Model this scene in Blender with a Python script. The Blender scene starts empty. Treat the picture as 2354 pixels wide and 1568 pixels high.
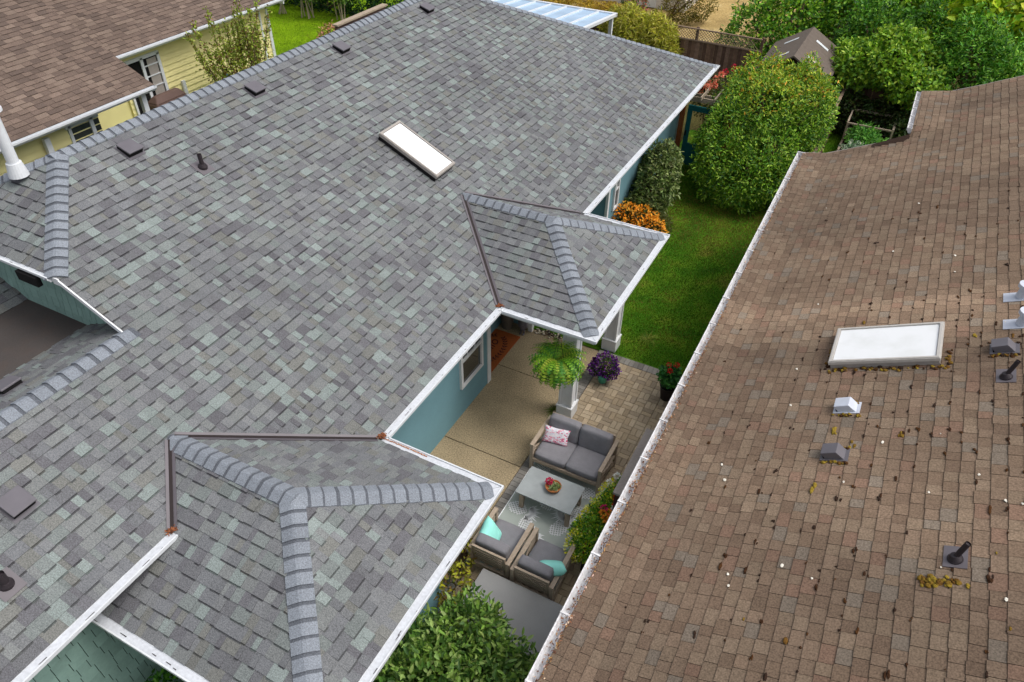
import bpy, math, random
import numpy as np
from mathutils import Vector, Matrix

random.seed(7)
RNG = np.random.default_rng(7)
sc = bpy.context.scene

# ------------------------------------------------------------------ camera
def make_camera():
    cd = bpy.data.cameras.new('camera'); cam = bpy.data.objects.new('camera', cd)
    sc.collection.objects.link(cam); sc.camera = cam
    pitch, yaw, roll = 0.69104, -0.47170, 0.016798
    fw = Vector((math.sin(yaw)*math.cos(pitch), math.cos(yaw)*math.cos(pitch), -math.sin(pitch)))
    r = Vector((math.cos(yaw), -math.sin(yaw), 0)); u = r.cross(fw)
    r2 = r*math.cos(roll) + u*math.sin(roll); u2 = -r*math.sin(roll) + u*math.cos(roll)
    M = Matrix((r2, u2, -fw)).transposed().to_4x4(); M.translation = (4.7070, -5.3300, 10.0246)
    cam.matrix_world = M
    cd.sensor_width = 36; cd.lens = 36*1694.469/2354; cd.clip_start = .1; cd.clip_end = 600
make_camera()

# ------------------------------------------------------------------ world, sun, exposure
SUN_EL, SUN_AZ = math.radians(58), math.radians(75)      # azimuth clockwise from +Y
w = bpy.data.worlds.new('World'); sc.world = w; w.use_nodes = True
nt = w.node_tree; nt.nodes.clear()
sky = nt.nodes.new('ShaderNodeTexSky'); sky.sky_type = 'NISHITA'; sky.sun_disc = False
sky.sun_elevation = SUN_EL; sky.sun_rotation = SUN_AZ; sky.air_density = 1.0; sky.dust_density = 6.0; sky.ozone_density = 1.0
hs = nt.nodes.new('ShaderNodeHueSaturation'); hs.inputs['Saturation'].default_value = .35
bg = nt.nodes.new('ShaderNodeBackground'); bg.inputs['Strength'].default_value = .17
wo = nt.nodes.new('ShaderNodeOutputWorld')
nt.links.new(sky.outputs[0], hs.inputs['Color']); nt.links.new(hs.outputs[0], bg.inputs[0]); nt.links.new(bg.outputs[0], wo.inputs[0])
sd = bpy.data.lights.new('sun', 'SUN'); sd.energy = .65; sd.angle = math.radians(22); sd.color = (1, .96, .9)
so = bpy.data.objects.new('sun', sd); sc.collection.objects.link(so)
sdir = Vector((math.sin(SUN_AZ)*math.cos(SUN_EL), math.cos(SUN_AZ)*math.cos(SUN_EL), math.sin(SUN_EL)))
so.rotation_euler = sdir.to_track_quat('Z', 'Y').to_euler(); so.location = (0, 0, 30)
sc.view_settings.view_transform = 'Standard'; sc.view_settings.look = 'None'
sc.view_settings.exposure = 0.17; sc.view_settings.gamma = 1

# ------------------------------------------------------------------ helpers
def lin(r, g, b, k=1.0):
    return tuple(k*((x/255/12.92) if x/255 <= .04045 else ((x/255+.055)/1.055)**2.4) for x in (r, g, b))
def tagp(o, label=None, cat=None, group=None, kind=None):
    for k, v in (('label', label), ('category', cat), ('group', group), ('kind', kind)):
        if v: o[k] = v
    return o
def thing(name, loc, label, cat, group=None, rz=0):
    o = bpy.data.objects.new(name, None); sc.collection.objects.link(o)
    o.location = loc; o.rotation_euler = (0, 0, rz); o.empty_display_size = .2
    return tagp(o, label, cat, group)
def copy_tree(o, parent=None):
    c = o.copy(); sc.collection.objects.link(c); c.parent = parent
    for ch in [x for x in o.children]: copy_tree(ch, c)
    return c

def material(name, rough=.8, col=None, attr=False, n1=None, n2=None, bump=None, spec=.3, metal=0, trans=0, alpha=None, stain=None):
    """procedural Principled: colour (attribute or fixed) x noise layers (scale, amount), bump (scale, strength), stain (scale, colour, amount)"""
    m = bpy.data.materials.new(name); m.use_nodes = True; t = m.node_tree; N = t.nodes; L = t.links
    b = N['Principled BSDF']; b.inputs['Roughness'].default_value = rough
    b.inputs['Specular IOR Level'].default_value = spec; b.inputs['Metallic'].default_value = metal
    tc = N.new('ShaderNodeTexCoord')
    if attr:
        a = N.new('ShaderNodeAttribute'); a.attribute_name = 'Col'; c = a.outputs['Color']
    else:
        a = N.new('ShaderNodeRGB'); a.outputs[0].default_value = (*col, 1); c = a.outputs[0]
    for nn in (n1, n2):
        if nn:
            no = N.new('ShaderNodeTexNoise'); no.inputs['Scale'].default_value = nn[0]; no.inputs['Detail'].default_value = nn[2] if len(nn) > 2 else 3
            L.new(tc.outputs['Object'], no.inputs['Vector'])
            mr = N.new('ShaderNodeMapRange'); mr.inputs[1].default_value = .3; mr.inputs[2].default_value = .7
            mr.inputs[3].default_value = 1-nn[1]; mr.inputs[4].default_value = 1+nn[1]
            L.new(no.outputs['Fac'], mr.inputs[0])
            mx = N.new('ShaderNodeVectorMath'); mx.operation = 'SCALE'; L.new(c, mx.inputs[0]); L.new(mr.outputs[0], mx.inputs['Scale']); c = mx.outputs[0]
    if stain:
        no = N.new('ShaderNodeTexNoise'); no.inputs['Scale'].default_value = stain[0]; no.inputs['Detail'].default_value = 4
        L.new(tc.outputs['Object'], no.inputs['Vector'])
        mr = N.new('ShaderNodeMapRange'); mr.inputs[1].default_value = .5; mr.inputs[2].default_value = .72; mr.inputs[4].default_value = stain[2]
        L.new(no.outputs['Fac'], mr.inputs[0])
        mx = N.new('ShaderNodeMix'); mx.data_type = 'RGBA'; L.new(mr.outputs[0], mx.inputs[0]); L.new(c, mx.inputs[6]); mx.inputs[7].default_value = (*stain[1], 1); c = mx.outputs[2]
    L.new(c, b.inputs['Base Color'])
    if bump:
        no = N.new('ShaderNodeTexNoise'); no.inputs['Scale'].default_value = bump[0]; no.inputs['Detail'].default_value = 2
        L.new(tc.outputs['Object'], no.inputs['Vector'])
        bu = N.new('ShaderNodeBump'); bu.inputs['Strength'].default_value = bump[1]; bu.inputs['Distance'].default_value = bump[2] if len(bump) > 2 else .01
        L.new(no.outputs['Fac'], bu.inputs['Height']); L.new(bu.outputs[0], b.inputs['Normal'])
    if trans:
        tr = N.new('ShaderNodeBsdfTranslucent'); ms = N.new('ShaderNodeMixShader'); ms.inputs[0].default_value = trans
        L.new(c, tr.inputs[0]); L.new(b.outputs[0], ms.inputs[1]); L.new(tr.outputs[0], ms.inputs[2]); L.new(ms.outputs[0], N['Material Output'].inputs[0])
    if alpha is not None:
        b.inputs['Transmission Weight'].default_value = alpha; b.inputs['IOR'].default_value = 1.2
    return m

M = {}
M['shingle'] = material('asphalt_shingle', .95, attr=True, n1=(80, .34, 4), n2=(.55, .09), bump=(80, .8, .006), spec=.15)
M['brown_shingle'] = material('weathered_brown_shingle', .95, attr=True, n1=(60, .34, 4), n2=(.5, .10), bump=(100, .6, .005), spec=.15)
M['cap'] = material('ridge_cap', .95, attr=True, n1=(75, .30, 4), n2=(2, .05), bump=(80, .7, .005), spec=.15)
M['flash'] = material('flashing_metal', .45, col=lin(98, 93, 98), n1=(3, .08), spec=.5)
M['flash_dark'] = material('dark_flashing', .6, col=lin(42, 34, 34))
M['white'] = material('white_metal', .4, col=lin(212, 216, 220), n1=(14, .05), n2=(60, .03), spec=.4)
M['white_dirty'] = material('stained_white_metal', .5, col=lin(214, 214, 216), n1=(9, .12), n2=(45, .08), stain=(22, lin(120, 100, 90), .45))
M['guard'] = material('gutter_guard', .5, col=lin(196, 200, 206), n1=(30, .10), n2=(9, .06))
M['trim'] = material('white_trim', .6, col=lin(222, 224, 226), n1=(10, .04))
M['teal'] = material('teal_siding', .75, col=lin(112, 152, 163), n1=(1.2, .07), n2=(30, .03))
M['teal_shake'] = material('teal_shingle_siding', .8, attr=True, n1=(8, .07), n2=(40, .05))
M['yellow'] = material('yellow_siding', .8, col=lin(232, 222, 160), n1=(2, .05))
M['dark'] = material('dark_metal', .6, col=lin(26, 22, 26))
M['black'] = material('black_void', .9, col=lin(14, 13, 14))
M['vent'] = material('vent_metal', .5, col=lin(100, 97, 103), n1=(8, .06), spec=.4)
M['galv'] = material('painted_vent', .35, col=lin(196, 202, 214), n1=(6, .08), spec=.5)
M['rubber'] = material('black_rubber', .5, col=lin(48, 42, 46), n1=(20, .15))
M['skyframe'] = material('skylight_frame', .5, col=lin(160, 154, 148), n1=(18, .08))
M['lightframe'] = material('pale_skylight_frame', .5, col=lin(190, 186, 180), n1=(18, .06))
M['skyglass'] = material('white_acrylic', .12, col=(.90, .93, .95), n1=(2, .03), stain=(7, lin(200, 204, 200), .3), spec=.8)
M['skyglass2'] = material('soiled_white_acrylic', .25, col=(.86, .88, .89), stain=(3, lin(190, 194, 184), .2), spec=.6)
M['glass'] = material('window_glass', .08, col=lin(60, 62, 60), n1=(4, .25), spec=.8)
M['polyc'] = material('patio_cover_panel', .2, col=lin(168, 196, 224), n1=(1.5, .12), spec=.7)
M['concrete'] = material('exposed_aggregate', .9, col=lin(156, 140, 112), n1=(42, .42, 4), n2=(1.3, .16), bump=(40, .8, .006))
M['paver'] = material('paver_brick', .9, attr=True, n1=(60, .12), n2=(1.1, .10), bump=(90, .25, .003))
M['joint'] = material('paver_joint_sand', .95, col=lin(92, 78, 62), n1=(40, .2))
M['wood'] = material('weathered_wood', .75, col=lin(160, 146, 128), n1=(30, .10), n2=(4, .08))
M['woodlt'] = material('pale_furniture_wood', .7, col=lin(172, 156, 138), n1=(24, .10))
M['cush'] = material('charcoal_cushion', .95, col=lin(134, 133, 138), n1=(7, .07), n2=(90, .06), bump=(9, .5, .02))
M['cushd'] = material('dark_cushion_side', .95, col=lin(80, 77, 80), n1=(6, .05), bump=(220, .25, .002))
M['pink'] = material('pink_pillow_fabric', .9, attr=True, n1=(22, .10))
M['aqua'] = material('aqua_pillow_fabric', .9, col=lin(160, 240, 228), n1=(7, .05), bump=(200, .1, .002))
M['tabletop'] = material('concrete_look_tabletop', .45, col=lin(160, 166, 167), n1=(2.5, .12, 5), n2=(12, .04))
M['rug'] = material('grey_green_rug', .95, col=lin(172, 180, 174), n1=(2, .08), bump=(300, .3, .002))
M['rugw'] = material('white_rug_yarn', .95, col=lin(246, 248, 250), n1=(30, .06))
M['coir'] = material('orange_coir', .98, col=lin(150, 78, 34), n1=(40, .15), bump=(200, .6, .005))
M['ink'] = material('black_mat_print', .95, col=lin(62, 28, 24), n1=(60, .15))
M['terra'] = material('terracotta_clay', .8, col=lin(170, 108, 62), n1=(14, .12))
M['tealpot'] = material('teal_glazed_pot', .35, col=lin(86, 190, 168), n1=(9, .08), spec=.6)
M['blackpot'] = material('black_planter', .6, col=lin(34, 27, 27), n1=(9, .1))
M['stonepot'] = material('grey_stone_pot', .85, col=lin(110, 102, 92), n1=(12, .12))
M['statue'] = material('dark_stone_statue', .8, col=lin(112, 108, 114), n1=(25, .2))
M['cedar'] = material('stained_cedar', .6, col=lin(168, 98, 28), n1=(9, .18))
M['greycap'] = material('grey_weathered_board', .85, col=lin(150, 142, 136), n1=(30, .10), n2=(3, .06))
M['brownwood'] = material('dark_stained_wood', .7, col=lin(64, 40, 36), n1=(10, .15))
M['redpost'] = material('red_brown_post', .7, col=lin(132, 72, 34), n1=(9, .18))
M['gate'] = material('dark_teal_gate', .7, col=lin(18, 96, 98), n1=(4, .1))
M['fence'] = material('weathered_fence_wood', .85, attr=True, n1=(9, .22, 5), n2=(45, .12))
M['greylid'] = material('grey_box_lid', .7, col=lin(150, 150, 150), n1=(3, .05), n2=(90, .03))
M['leaf'] = material('leaf', .5, attr=True, n1=(60, .10), trans=.28, spec=.35)
M['petal'] = material('petal', .7, attr=True, trans=.3)
M['grass'] = material('grass_blades', .7, attr=True, trans=.3)
M['bark'] = material('bark', .9, col=lin(104, 86, 66), n1=(20, .25), bump=(40, .6, .01))
M['moss'] = material('moss', .98, attr=True, n1=(60, .3), bump=(90, .8, .01))
M['leaflitter'] = material('dry_leaf_litter', .95, attr=True, n1=(60, .2))
M['soil'] = material('soil', .95, col=lin(58, 46, 36), n1=(20, .3))
M['membrane'] = material('flat_roof_membrane', .9, col=lin(74, 69, 67), n1=(1.6, .10), n2=(60, .1), stain=(4, lin(88, 70, 60), .25))
M['blue'] = material('pale_blue_metal', .4, col=lin(140, 190, 220))
M['cover'] = material('brown_cover', .7, col=lin(98, 78, 72), n1=(4, .1))
M['stucco'] = material('pale_stucco', .9, col=lin(214, 208, 202), n1=(3, .06))
M['shedroof'] = material('brown_shed_roof', .9, col=lin(100, 90, 82), n1=(8, .10), n2=(50, .1))

class MB:
    def __init__(s): s.v = []; s.f = []; s.c = []; s.m = []
    def add(s, vs, fs, col=(.5, .5, .5), mi=0):
        k = len(s.v); s.v.extend([tuple(map(float, x)) for x in vs])
        for f in fs: s.f.append(tuple(i+k for i in f)); s.c.append(col); s.m.append(mi)
    def hexa(s, p, col=(.5,)*3, mi=0):   # 8 corners: bottom 4 ccw, top 4 ccw
        s.add(p, [(3, 2, 1, 0), (4, 5, 6, 7), (0, 1, 5, 4), (1, 2, 6, 5), (2, 3, 7, 6), (3, 0, 4, 7)], col, mi)
    def box(s, x0, x1, y0, y1, z0, z1, col=(.5,)*3, mi=0):
        s.hexa([(x0, y0, z0), (x1, y0, z0), (x1, y1, z0), (x0, y1, z0), (x0, y0, z1), (x1, y0, z1), (x1, y1, z1), (x0, y1, z1)], col, mi)
    def bar(s, a, b, wd, ht, up=(0, 0, 1), col=(.5,)*3, mi=0):  # rectangular bar centred on a-b
        a, b, up = Vector(a), Vector(b), Vector(up); d = (b-a).normalized(); x = d.cross(up).normalized(); z = x.cross(d)
        P = []
        for q in (-1, 1):
            for p, e in ((a, -1), (a, 1), (b, 1), (b, -1)): P.append(p + x*e*wd/2 + z*q*ht/2)
        s.hexa(P, col, mi)
    def cyl(s, a, b, r1, r2=None, n=14, col=(.5,)*3, mi=0, cap=True):
        a, b = Vector(a), Vector(b); r2 = r1 if r2 is None else r2; d = (b-a).normalized()
        x = d.orthogonal().normalized(); y = d.cross(x); P = []
        for p, r in ((a, r1), (b, r2)):
            for i in range(n):
                t = 2*math.pi*i/n; P.append(p + x*r*math.cos(t) + y*r*math.sin(t))
        F = [(i, (i+1) % n, n+(i+1) % n, n+i) for i in range(n)]
        if cap: F += [tuple(range(n-1, -1, -1)), tuple(range(n, 2*n))]
        s.add(P, F, col, mi)
    def lathe(s, c, prof, n=18, col=(.5,)*3, mi=0):
        P = []; c = Vector(c)
        for r, z in prof:
            for i in range(n): P.append(c + Vector((r*math.cos(2*math.pi*i/n), r*math.sin(2*math.pi*i/n), z)))
        F = []
        for k in range(len(prof)-1):
            for i in range(n): F.append((k*n+i, k*n+(i+1) % n, (k+1)*n+(i+1) % n, (k+1)*n+i))
        s.add(P, F, col, mi)
    def blob(s, c, r, n=10, k=7, col=(.5,)*3, mi=0, jit=0., pw=1., rot=None):  # superellipsoid
        P = []; R = rot or Matrix.Identity(3)
        sp = lambda x: math.copysign(abs(x)**pw, x)
        for j in range(k+1):
            ph = -math.pi/2 + math.pi*j/k
            for i in range(n):
                t = 2*math.pi*i/n; q = 1+random.uniform(-jit, jit)
                P.append(Vector(c) + R @ Vector((r[0]*sp(math.cos(ph))*sp(math.cos(t))*q, r[1]*sp(math.cos(ph))*sp(math.sin(t))*q, r[2]*sp(math.sin(ph))*q)))
        F = [(j*n+i, j*n+(i+1) % n, (j+1)*n+(i+1) % n, (j+1)*n+i) for j in range(k) for i in range(n)]
        s.add(P, F, col, mi)
    def build(s, name, mats, parent=None, smooth=False, local=False, bevel=0):
        me = bpy.data.meshes.new(name); off = Vector((0, 0, 0))
        if parent is not None and not local:
            q = parent
            while q is not None: off += q.location; q = q.parent
        V = np.array(s.v, dtype=np.float32) - np.array(off, dtype=np.float32)
        me.from_pydata(V.tolist(), [], s.f)
        if not isinstance(mats, (list, tuple)): mats = [mats]
        for x in mats: me.materials.append(M[x])
        me.polygons.foreach_set('material_index', s.m)
        ca = me.color_attributes.new('Col', 'FLOAT_COLOR', 'CORNER')
        nl = np.array([len(f) for f in s.f]); c = np.array([(*k[:3], 1) for k in s.c], dtype=np.float32)
        ca.data.foreach_set('color', np.repeat(c, nl, axis=0).ravel())
        if smooth: me.shade_smooth()
        me.update()
        o = bpy.data.objects.new(name, me); sc.collection.objects.link(o)
        if parent is not None: o.parent = parent
        if bevel:
            b = o.modifiers.new('bevel', 'BEVEL'); b.width = bevel; b.segments = 2; b.limit_method = 'ANGLE'
        return o

def np_mesh(name, V, Fidx, nper, cols, mat, parent=None, off=(0, 0, 0)):
    """fast mesh: V (n,3), Fidx flat loop indices, nper verts per face, cols per face"""
    me = bpy.data.meshes.new(name); nf = len(Fidx)//nper
    V = np.asarray(V, dtype=np.float32) - np.array(off, dtype=np.float32)
    me.vertices.add(len(V)); me.vertices.foreach_set('co', V.ravel())
    me.loops.add(len(Fidx)); me.loops.foreach_set('vertex_index', np.asarray(Fidx, dtype=np.int32))
    me.polygons.add(nf); me.polygons.foreach_set('loop_start', np.arange(nf, dtype=np.int32)*nper)
    me.polygons.foreach_set('loop_total', np.full(nf, nper, dtype=np.int32))
    me.update(calc_edges=True)
    ca = me.color_attributes.new('Col', 'FLOAT_COLOR', 'CORNER')
    c = np.ones((nf, 4), dtype=np.float32); c[:, :3] = cols
    ca.data.foreach_set('color', np.repeat(c, nper, axis=0).ravel())
    me.materials.append(M[mat]); me.validate()
    o = bpy.data.objects.new(name, me); sc.collection.objects.link(o)
    if parent is not None: o.parent = parent
    return o

def norm(a): return a/np.maximum(np.linalg.norm(a, axis=-1, keepdims=True), 1e-9)
def leaves(name, P, D, Nn, L, W, cols, parent, off=(0, 0, 0), droop=.25, mat='leaf'):
    """leaf blades: base points P, pointing D, facing Nn; 6 verts / 2 folded quads each"""
    n = len(P); D = norm(D); S = norm(np.cross(D, Nn)); U = np.cross(S, D)
    L = np.broadcast_to(L, n)[:, None]; W = np.broadcast_to(W, n)[:, None]
    b = P; t = P + D*L - U*L*droop; l1 = P + D*L*.3 - S*W*.5 + U*W*.12; r1 = P + D*L*.3 + S*W*.5 + U*W*.12
    l2 = P + D*L*.7 - S*W*.4 + U*(W*.1-L*droop*.45); r2 = P + D*L*.7 + S*W*.4 + U*(W*.1-L*droop*.45)
    V = np.stack([b, l1, l2, t, r2, r1], 1).reshape(-1, 3)
    k = (np.arange(n)*6)[:, None]; F = np.concatenate([k+np.array([0, 3, 2, 1]), k+np.array([0, 5, 4, 3])], 1).ravel()
    o = np_mesh(name, V, F, 4, np.repeat(cols, 2, axis=0), mat, parent, off)
    if name.endswith(('flowers', 'blooms', 'foliage', 'succulents')): o['kind'] = 'stuff'
    return o
def palette(n, cols, var=.15, wts=None):
    c = np.array(cols)[RNG.choice(len(cols), n, p=wts)]
    return np.clip(c*(1+RNG.normal(0, var, (n, 1)))*(1+RNG.normal(0, .04, (n, 3))), .002, 1)
def crown_pts(lobes, n, shell=(.72, 1.02), lump=.14, zmin=0.03):
    """points through the outer volume of a union of ellipsoids, uneven outline; returns points and outward directions"""
    vol = np.array([l[3]*l[4]+l[4]*l[5]+l[3]*l[5] for l in lobes]); P = []; O = []
    while sum(len(p) for p in P) < n:
        i = RNG.choice(len(lobes), n, p=vol/vol.sum()); Lb = np.array(lobes)[i]
        d = norm(RNG.normal(size=(n, 3)))
        k = RNG.uniform(shell[0], shell[1], n)*(1+lump*(np.sin(d[:, 0]*7+i*1.7)*np.cos(d[:, 2]*6+i)+.6*np.sin(d[:, 1]*13+i*2.3)*np.sin(d[:, 2]*11)))
        p = Lb[:, :3]+d*Lb[:, 3:6]*k[:, None]; ok = p[:, 2] > zmin
        for j, l in enumerate(lobes):
            q = np.linalg.norm((p-np.array(l[:3]))/np.array(l[3:6]), axis=1); ok &= (q > .68) | (i == j)
        P.append(p[ok]); O.append(norm(d/Lb[:, 3:6])[ok])
    return np.concatenate(P)[:n], np.concatenate(O)[:n]
def foliage(name, lobes, n, L, W, cols, parent, off, var=.2, wts=None, upb=.35, rnd=.8, droop=.25, shell=(.72, 1.02), lump=.14, mat='leaf', tip=None, zmin=.03):
    P, O = crown_pts(lobes, n, shell, lump, zmin)
    D = norm(O + RNG.normal(0, rnd, (n, 3)) + np.array([0, 0, upb*.5])); Nn = norm(O*.6 + np.array([0, 0, upb+.3]) + RNG.normal(0, .45, (n, 3)))
    c = palette(n, cols, var, wts)
    if tip is not None:      # young growth of another colour high on the plant
        z = P[:, 2]; f = np.clip((z-tip[1])/(tip[2]-tip[1]), 0, 1)*RNG.uniform(0, 1, n) > .46
        c[f] = palette(int(f.sum()), tip[0], var)
    return leaves(name, P, D, Nn, L*RNG.uniform(.6, 1.35, n), W*RNG.uniform(.75, 1.2, n), c, parent, off, droop, mat)
def branches(mb, base, tips, r=.05, mi=0, col=(.2, .15, .1)):
    b = Vector(base)
    for t in tips:
        t = Vector(t); m = b.lerp(t, .5)+Vector((random.uniform(-.1, .1), random.uniform(-.1, .1), .05))
        mb.cyl(b, m, r, r*.65, 7, col, mi); mb.cyl(m, t, r*.65, r*.25, 7, col, mi)

# ------------------------------------------------------------------ shingles
GREY = [lin(113, 115, 117), lin(108, 110, 113), lin(99, 99, 103), lin(115, 121, 120), lin(126, 135, 133), lin(111, 112, 109), lin(116, 119, 119), lin(103, 104, 107)]
GREYW = [.2, .17, .13, .14, .08, .1, .1, .08]
BROWN = [lin(122, 104, 88), lin(118, 100, 84), lin(125, 108, 91), lin(122, 99, 84), lin(119, 108, 96), lin(113, 95, 80), lin(128, 111, 94)]
BROWNW = [.25, .24, .15, .07, .07, .14, .08]
def clip(poly, q):      # clip polygon to convex polygon q (ccw)
    for i in range(len(q)):
        a, b = q[i], q[(i+1) % len(q)]; out = []
        f = lambda p: (b[0]-a[0])*(p[1]-a[1])-(b[1]-a[1])*(p[0]-a[0])
        for j in range(len(poly)):
            p, r = poly[j], poly[(j+1) % len(poly)]; fp, fr = f(p), f(r)
            if fp >= 0: out.append(p)
            if fp*fr < 0: t = fp/(fp-fr); out.append((p[0]+t*(r[0]-p[0]), p[1]+t*(r[1]-p[1])))
        poly = out
        if len(poly) < 3: return []
    return poly
def shingles(mb, regions, fmap, pal, wts, e=.148, wr=(.055, .21), t0=.009, t1=.017, square=False, jit=.004, cfun=None):
    """regions: convex (u,s) polygons; courses every e up the slope; tabs of random width, some raised; fmap(u,s,h)->xyz"""
    regs = []
    for q in regions:
        ar = sum(q[i][0]*q[(i+1) % len(q)][1]-q[(i+1) % len(q)][0]*q[i][1] for i in range(len(q)))
        regs.append(q if ar > 0 else q[::-1])
    u0 = min(p[0] for q in regs for p in q); u1 = max(p[0] for q in regs for p in q)
    s0 = min(p[1] for q in regs for p in q); s1 = max(p[1] for q in regs for p in q)
    k0 = int(math.floor(s0/e)); k1 = int(math.ceil(s1/e))
    for k in range(k0, k1):
        u = u0-random.uniform(0, .4); sb = k*e+random.uniform(-jit, jit); hi = random.random() < .5
        while u < u1:
            wd = random.uniform(*wr)
            if not square and random.random() < .3: wd = random.uniform(wr[0], wr[0]*2)
            c = pal[RNG.choice(len(pal), p=wts)]; g = random.gauss(1, .05); c = tuple(x*g for x in c)
            t = t1 if hi else t0; sj = sb+(random.uniform(-.004, .004) if not square else random.uniform(-.008, .008))
            gp = .0025 if square else 0; cell = [(u+gp, sj), (u+wd-gp, sj), (u+wd-gp, (k+1)*e+.012), (u+gp, (k+1)*e+.012)]
            for q in regs:
                if cell[1][0] < min(p[0] for p in q) or u > max(p[0] for p in q): continue
                p = clip(cell, q)
                if len(p) < 3: continue
                if hi and not square:      # dark strip imitating the shade below a raised tab, like printed shadow bands
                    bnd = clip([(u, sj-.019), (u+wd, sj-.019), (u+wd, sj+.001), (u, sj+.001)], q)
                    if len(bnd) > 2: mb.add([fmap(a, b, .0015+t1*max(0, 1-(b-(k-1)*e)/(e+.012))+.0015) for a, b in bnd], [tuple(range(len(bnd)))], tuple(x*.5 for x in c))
                H = lambda s: .0012+t*max(0, 1-(s-sj)/(e+.012))
                top = [fmap(a, b, H(b)) for a, b in p]; n = len(p); vs = list(top); F = []; cc = c if cfun is None else cfun(c, (p[0][0]+p[2][0])/2, p[0][1]); mb.add(vs, [tuple(range(n))], cc)
                for i in range(n):
                    a, b = p[i], p[(i+1) % n]
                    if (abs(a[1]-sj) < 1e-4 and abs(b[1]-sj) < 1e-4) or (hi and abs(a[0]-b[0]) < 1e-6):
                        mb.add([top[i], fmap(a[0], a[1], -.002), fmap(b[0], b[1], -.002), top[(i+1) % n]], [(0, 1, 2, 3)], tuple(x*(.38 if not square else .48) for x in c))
            u += wd; hi = not hi if random.random() < .8 else hi
def plane_map(O, U, S):
    O, U, S = Vector(O), Vector(U).normalized(), Vector(S).normalized(); Nn = U.cross(S)
    if Nn.z < 0: Nn = -Nn
    return (lambda u, s, h: O+U*u+S*s+Nn*h), (lambda p: ((Vector(p)-O).dot(U), (Vector(p)-O).dot(S)))
def roof_face(mb, pts, O, U, S, pal=GREY, wts=GREYW, **kw):
    fm, inv = plane_map(O, U, S); shingles(mb, [[inv(p) for p in q] for q in pts], fm, pal, wts, **kw)
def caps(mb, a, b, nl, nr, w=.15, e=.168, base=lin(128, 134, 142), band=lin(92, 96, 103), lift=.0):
    """overlapping bent cap shingles from a (low end) to b; nl, nr = outward slope directions left and right"""
    a, b = Vector(a), Vector(b); d = (b-a).normalized(); Ln = (b-a).length; nl = Vector(nl).normalized(); nr = Vector(nr).normalized()
    up = -(nl+nr); up = up.normalized() if up.length > 1e-3 else Vector((0, 0, 1))
    if up.z < 0: up = -up
    n = max(1, round(Ln/e)); e = Ln/n
    def sec(p, h):
        return [p+nl*w+up*(h+.006), p+nl*w*.5+up*(h+.012), p+nl*.02+up*(h+.014), p+nr*.02+up*(h+.014), p+nr*w*.5+up*(h+.012), p+nr*w+up*(h+.006)]
    for i in range(n):
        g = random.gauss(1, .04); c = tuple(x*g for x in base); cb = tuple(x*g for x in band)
        j = d*random.uniform(-.006, .006); s0 = a+d*(i*e)+j; s1 = a+d*((i+.78)*e)+j; s2 = a+d*((i+1)*e+.02)
        A, B, C = sec(s0, lift+.024), sec(s1, lift+.012), sec(s2, lift+.004); Z = sec(s0, lift-.004)
        V = A+B+C+Z; F = []; k = 6
        F1 = [(q, q+1, k+q+1, k+q) for q in range(5)]; F2 = [(k+q, k+q+1, 2*k+q+1, 2*k+q) for q in range(5)]
        F3 = [(3*k+q, 3*k+q+1, q+1, q) for q in range(5)]
        m0 = len(mb.v); mb.add(V, F1+F3, c); 
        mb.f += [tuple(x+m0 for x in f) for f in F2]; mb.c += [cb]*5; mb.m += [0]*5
        # thin edges
        mb.add([A[0], B[0], B[0]-up*.03, A[0]-up*.03, A[5], B[5], B[5]-up*.03, A[5]-up*.03], [(0, 1, 2, 3), (7, 6, 5, 4)], c)
def valley(mb, a, b, n1, n2, w=.058):
    """W-profile valley metal: two flat wings and a dark crease"""
    a, b = Vector(a), Vector(b); n1 = Vector(n1).normalized(); n2 = Vector(n2).normalized(); up = Vector((0, 0, 1))
    for n in (n1, n2):
        P = [a+n*.012+up*.02, b+n*.012+up*.02, b+n*w+up*.024, a+n*w+up*.024]; mb.add(P+[p-up*.02 for p in P], [(0, 1, 2, 3), (7, 6, 5, 4), (3, 2, 6, 7), (0, 4, 5, 1)], mi=0)
    mb.add([a+n1*.02+up*.027, b+n1*.02+up*.027, b+n2*.02+up*.027, a+n2*.02+up*.027], [(0, 1, 2, 3)], mi=1)
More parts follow.
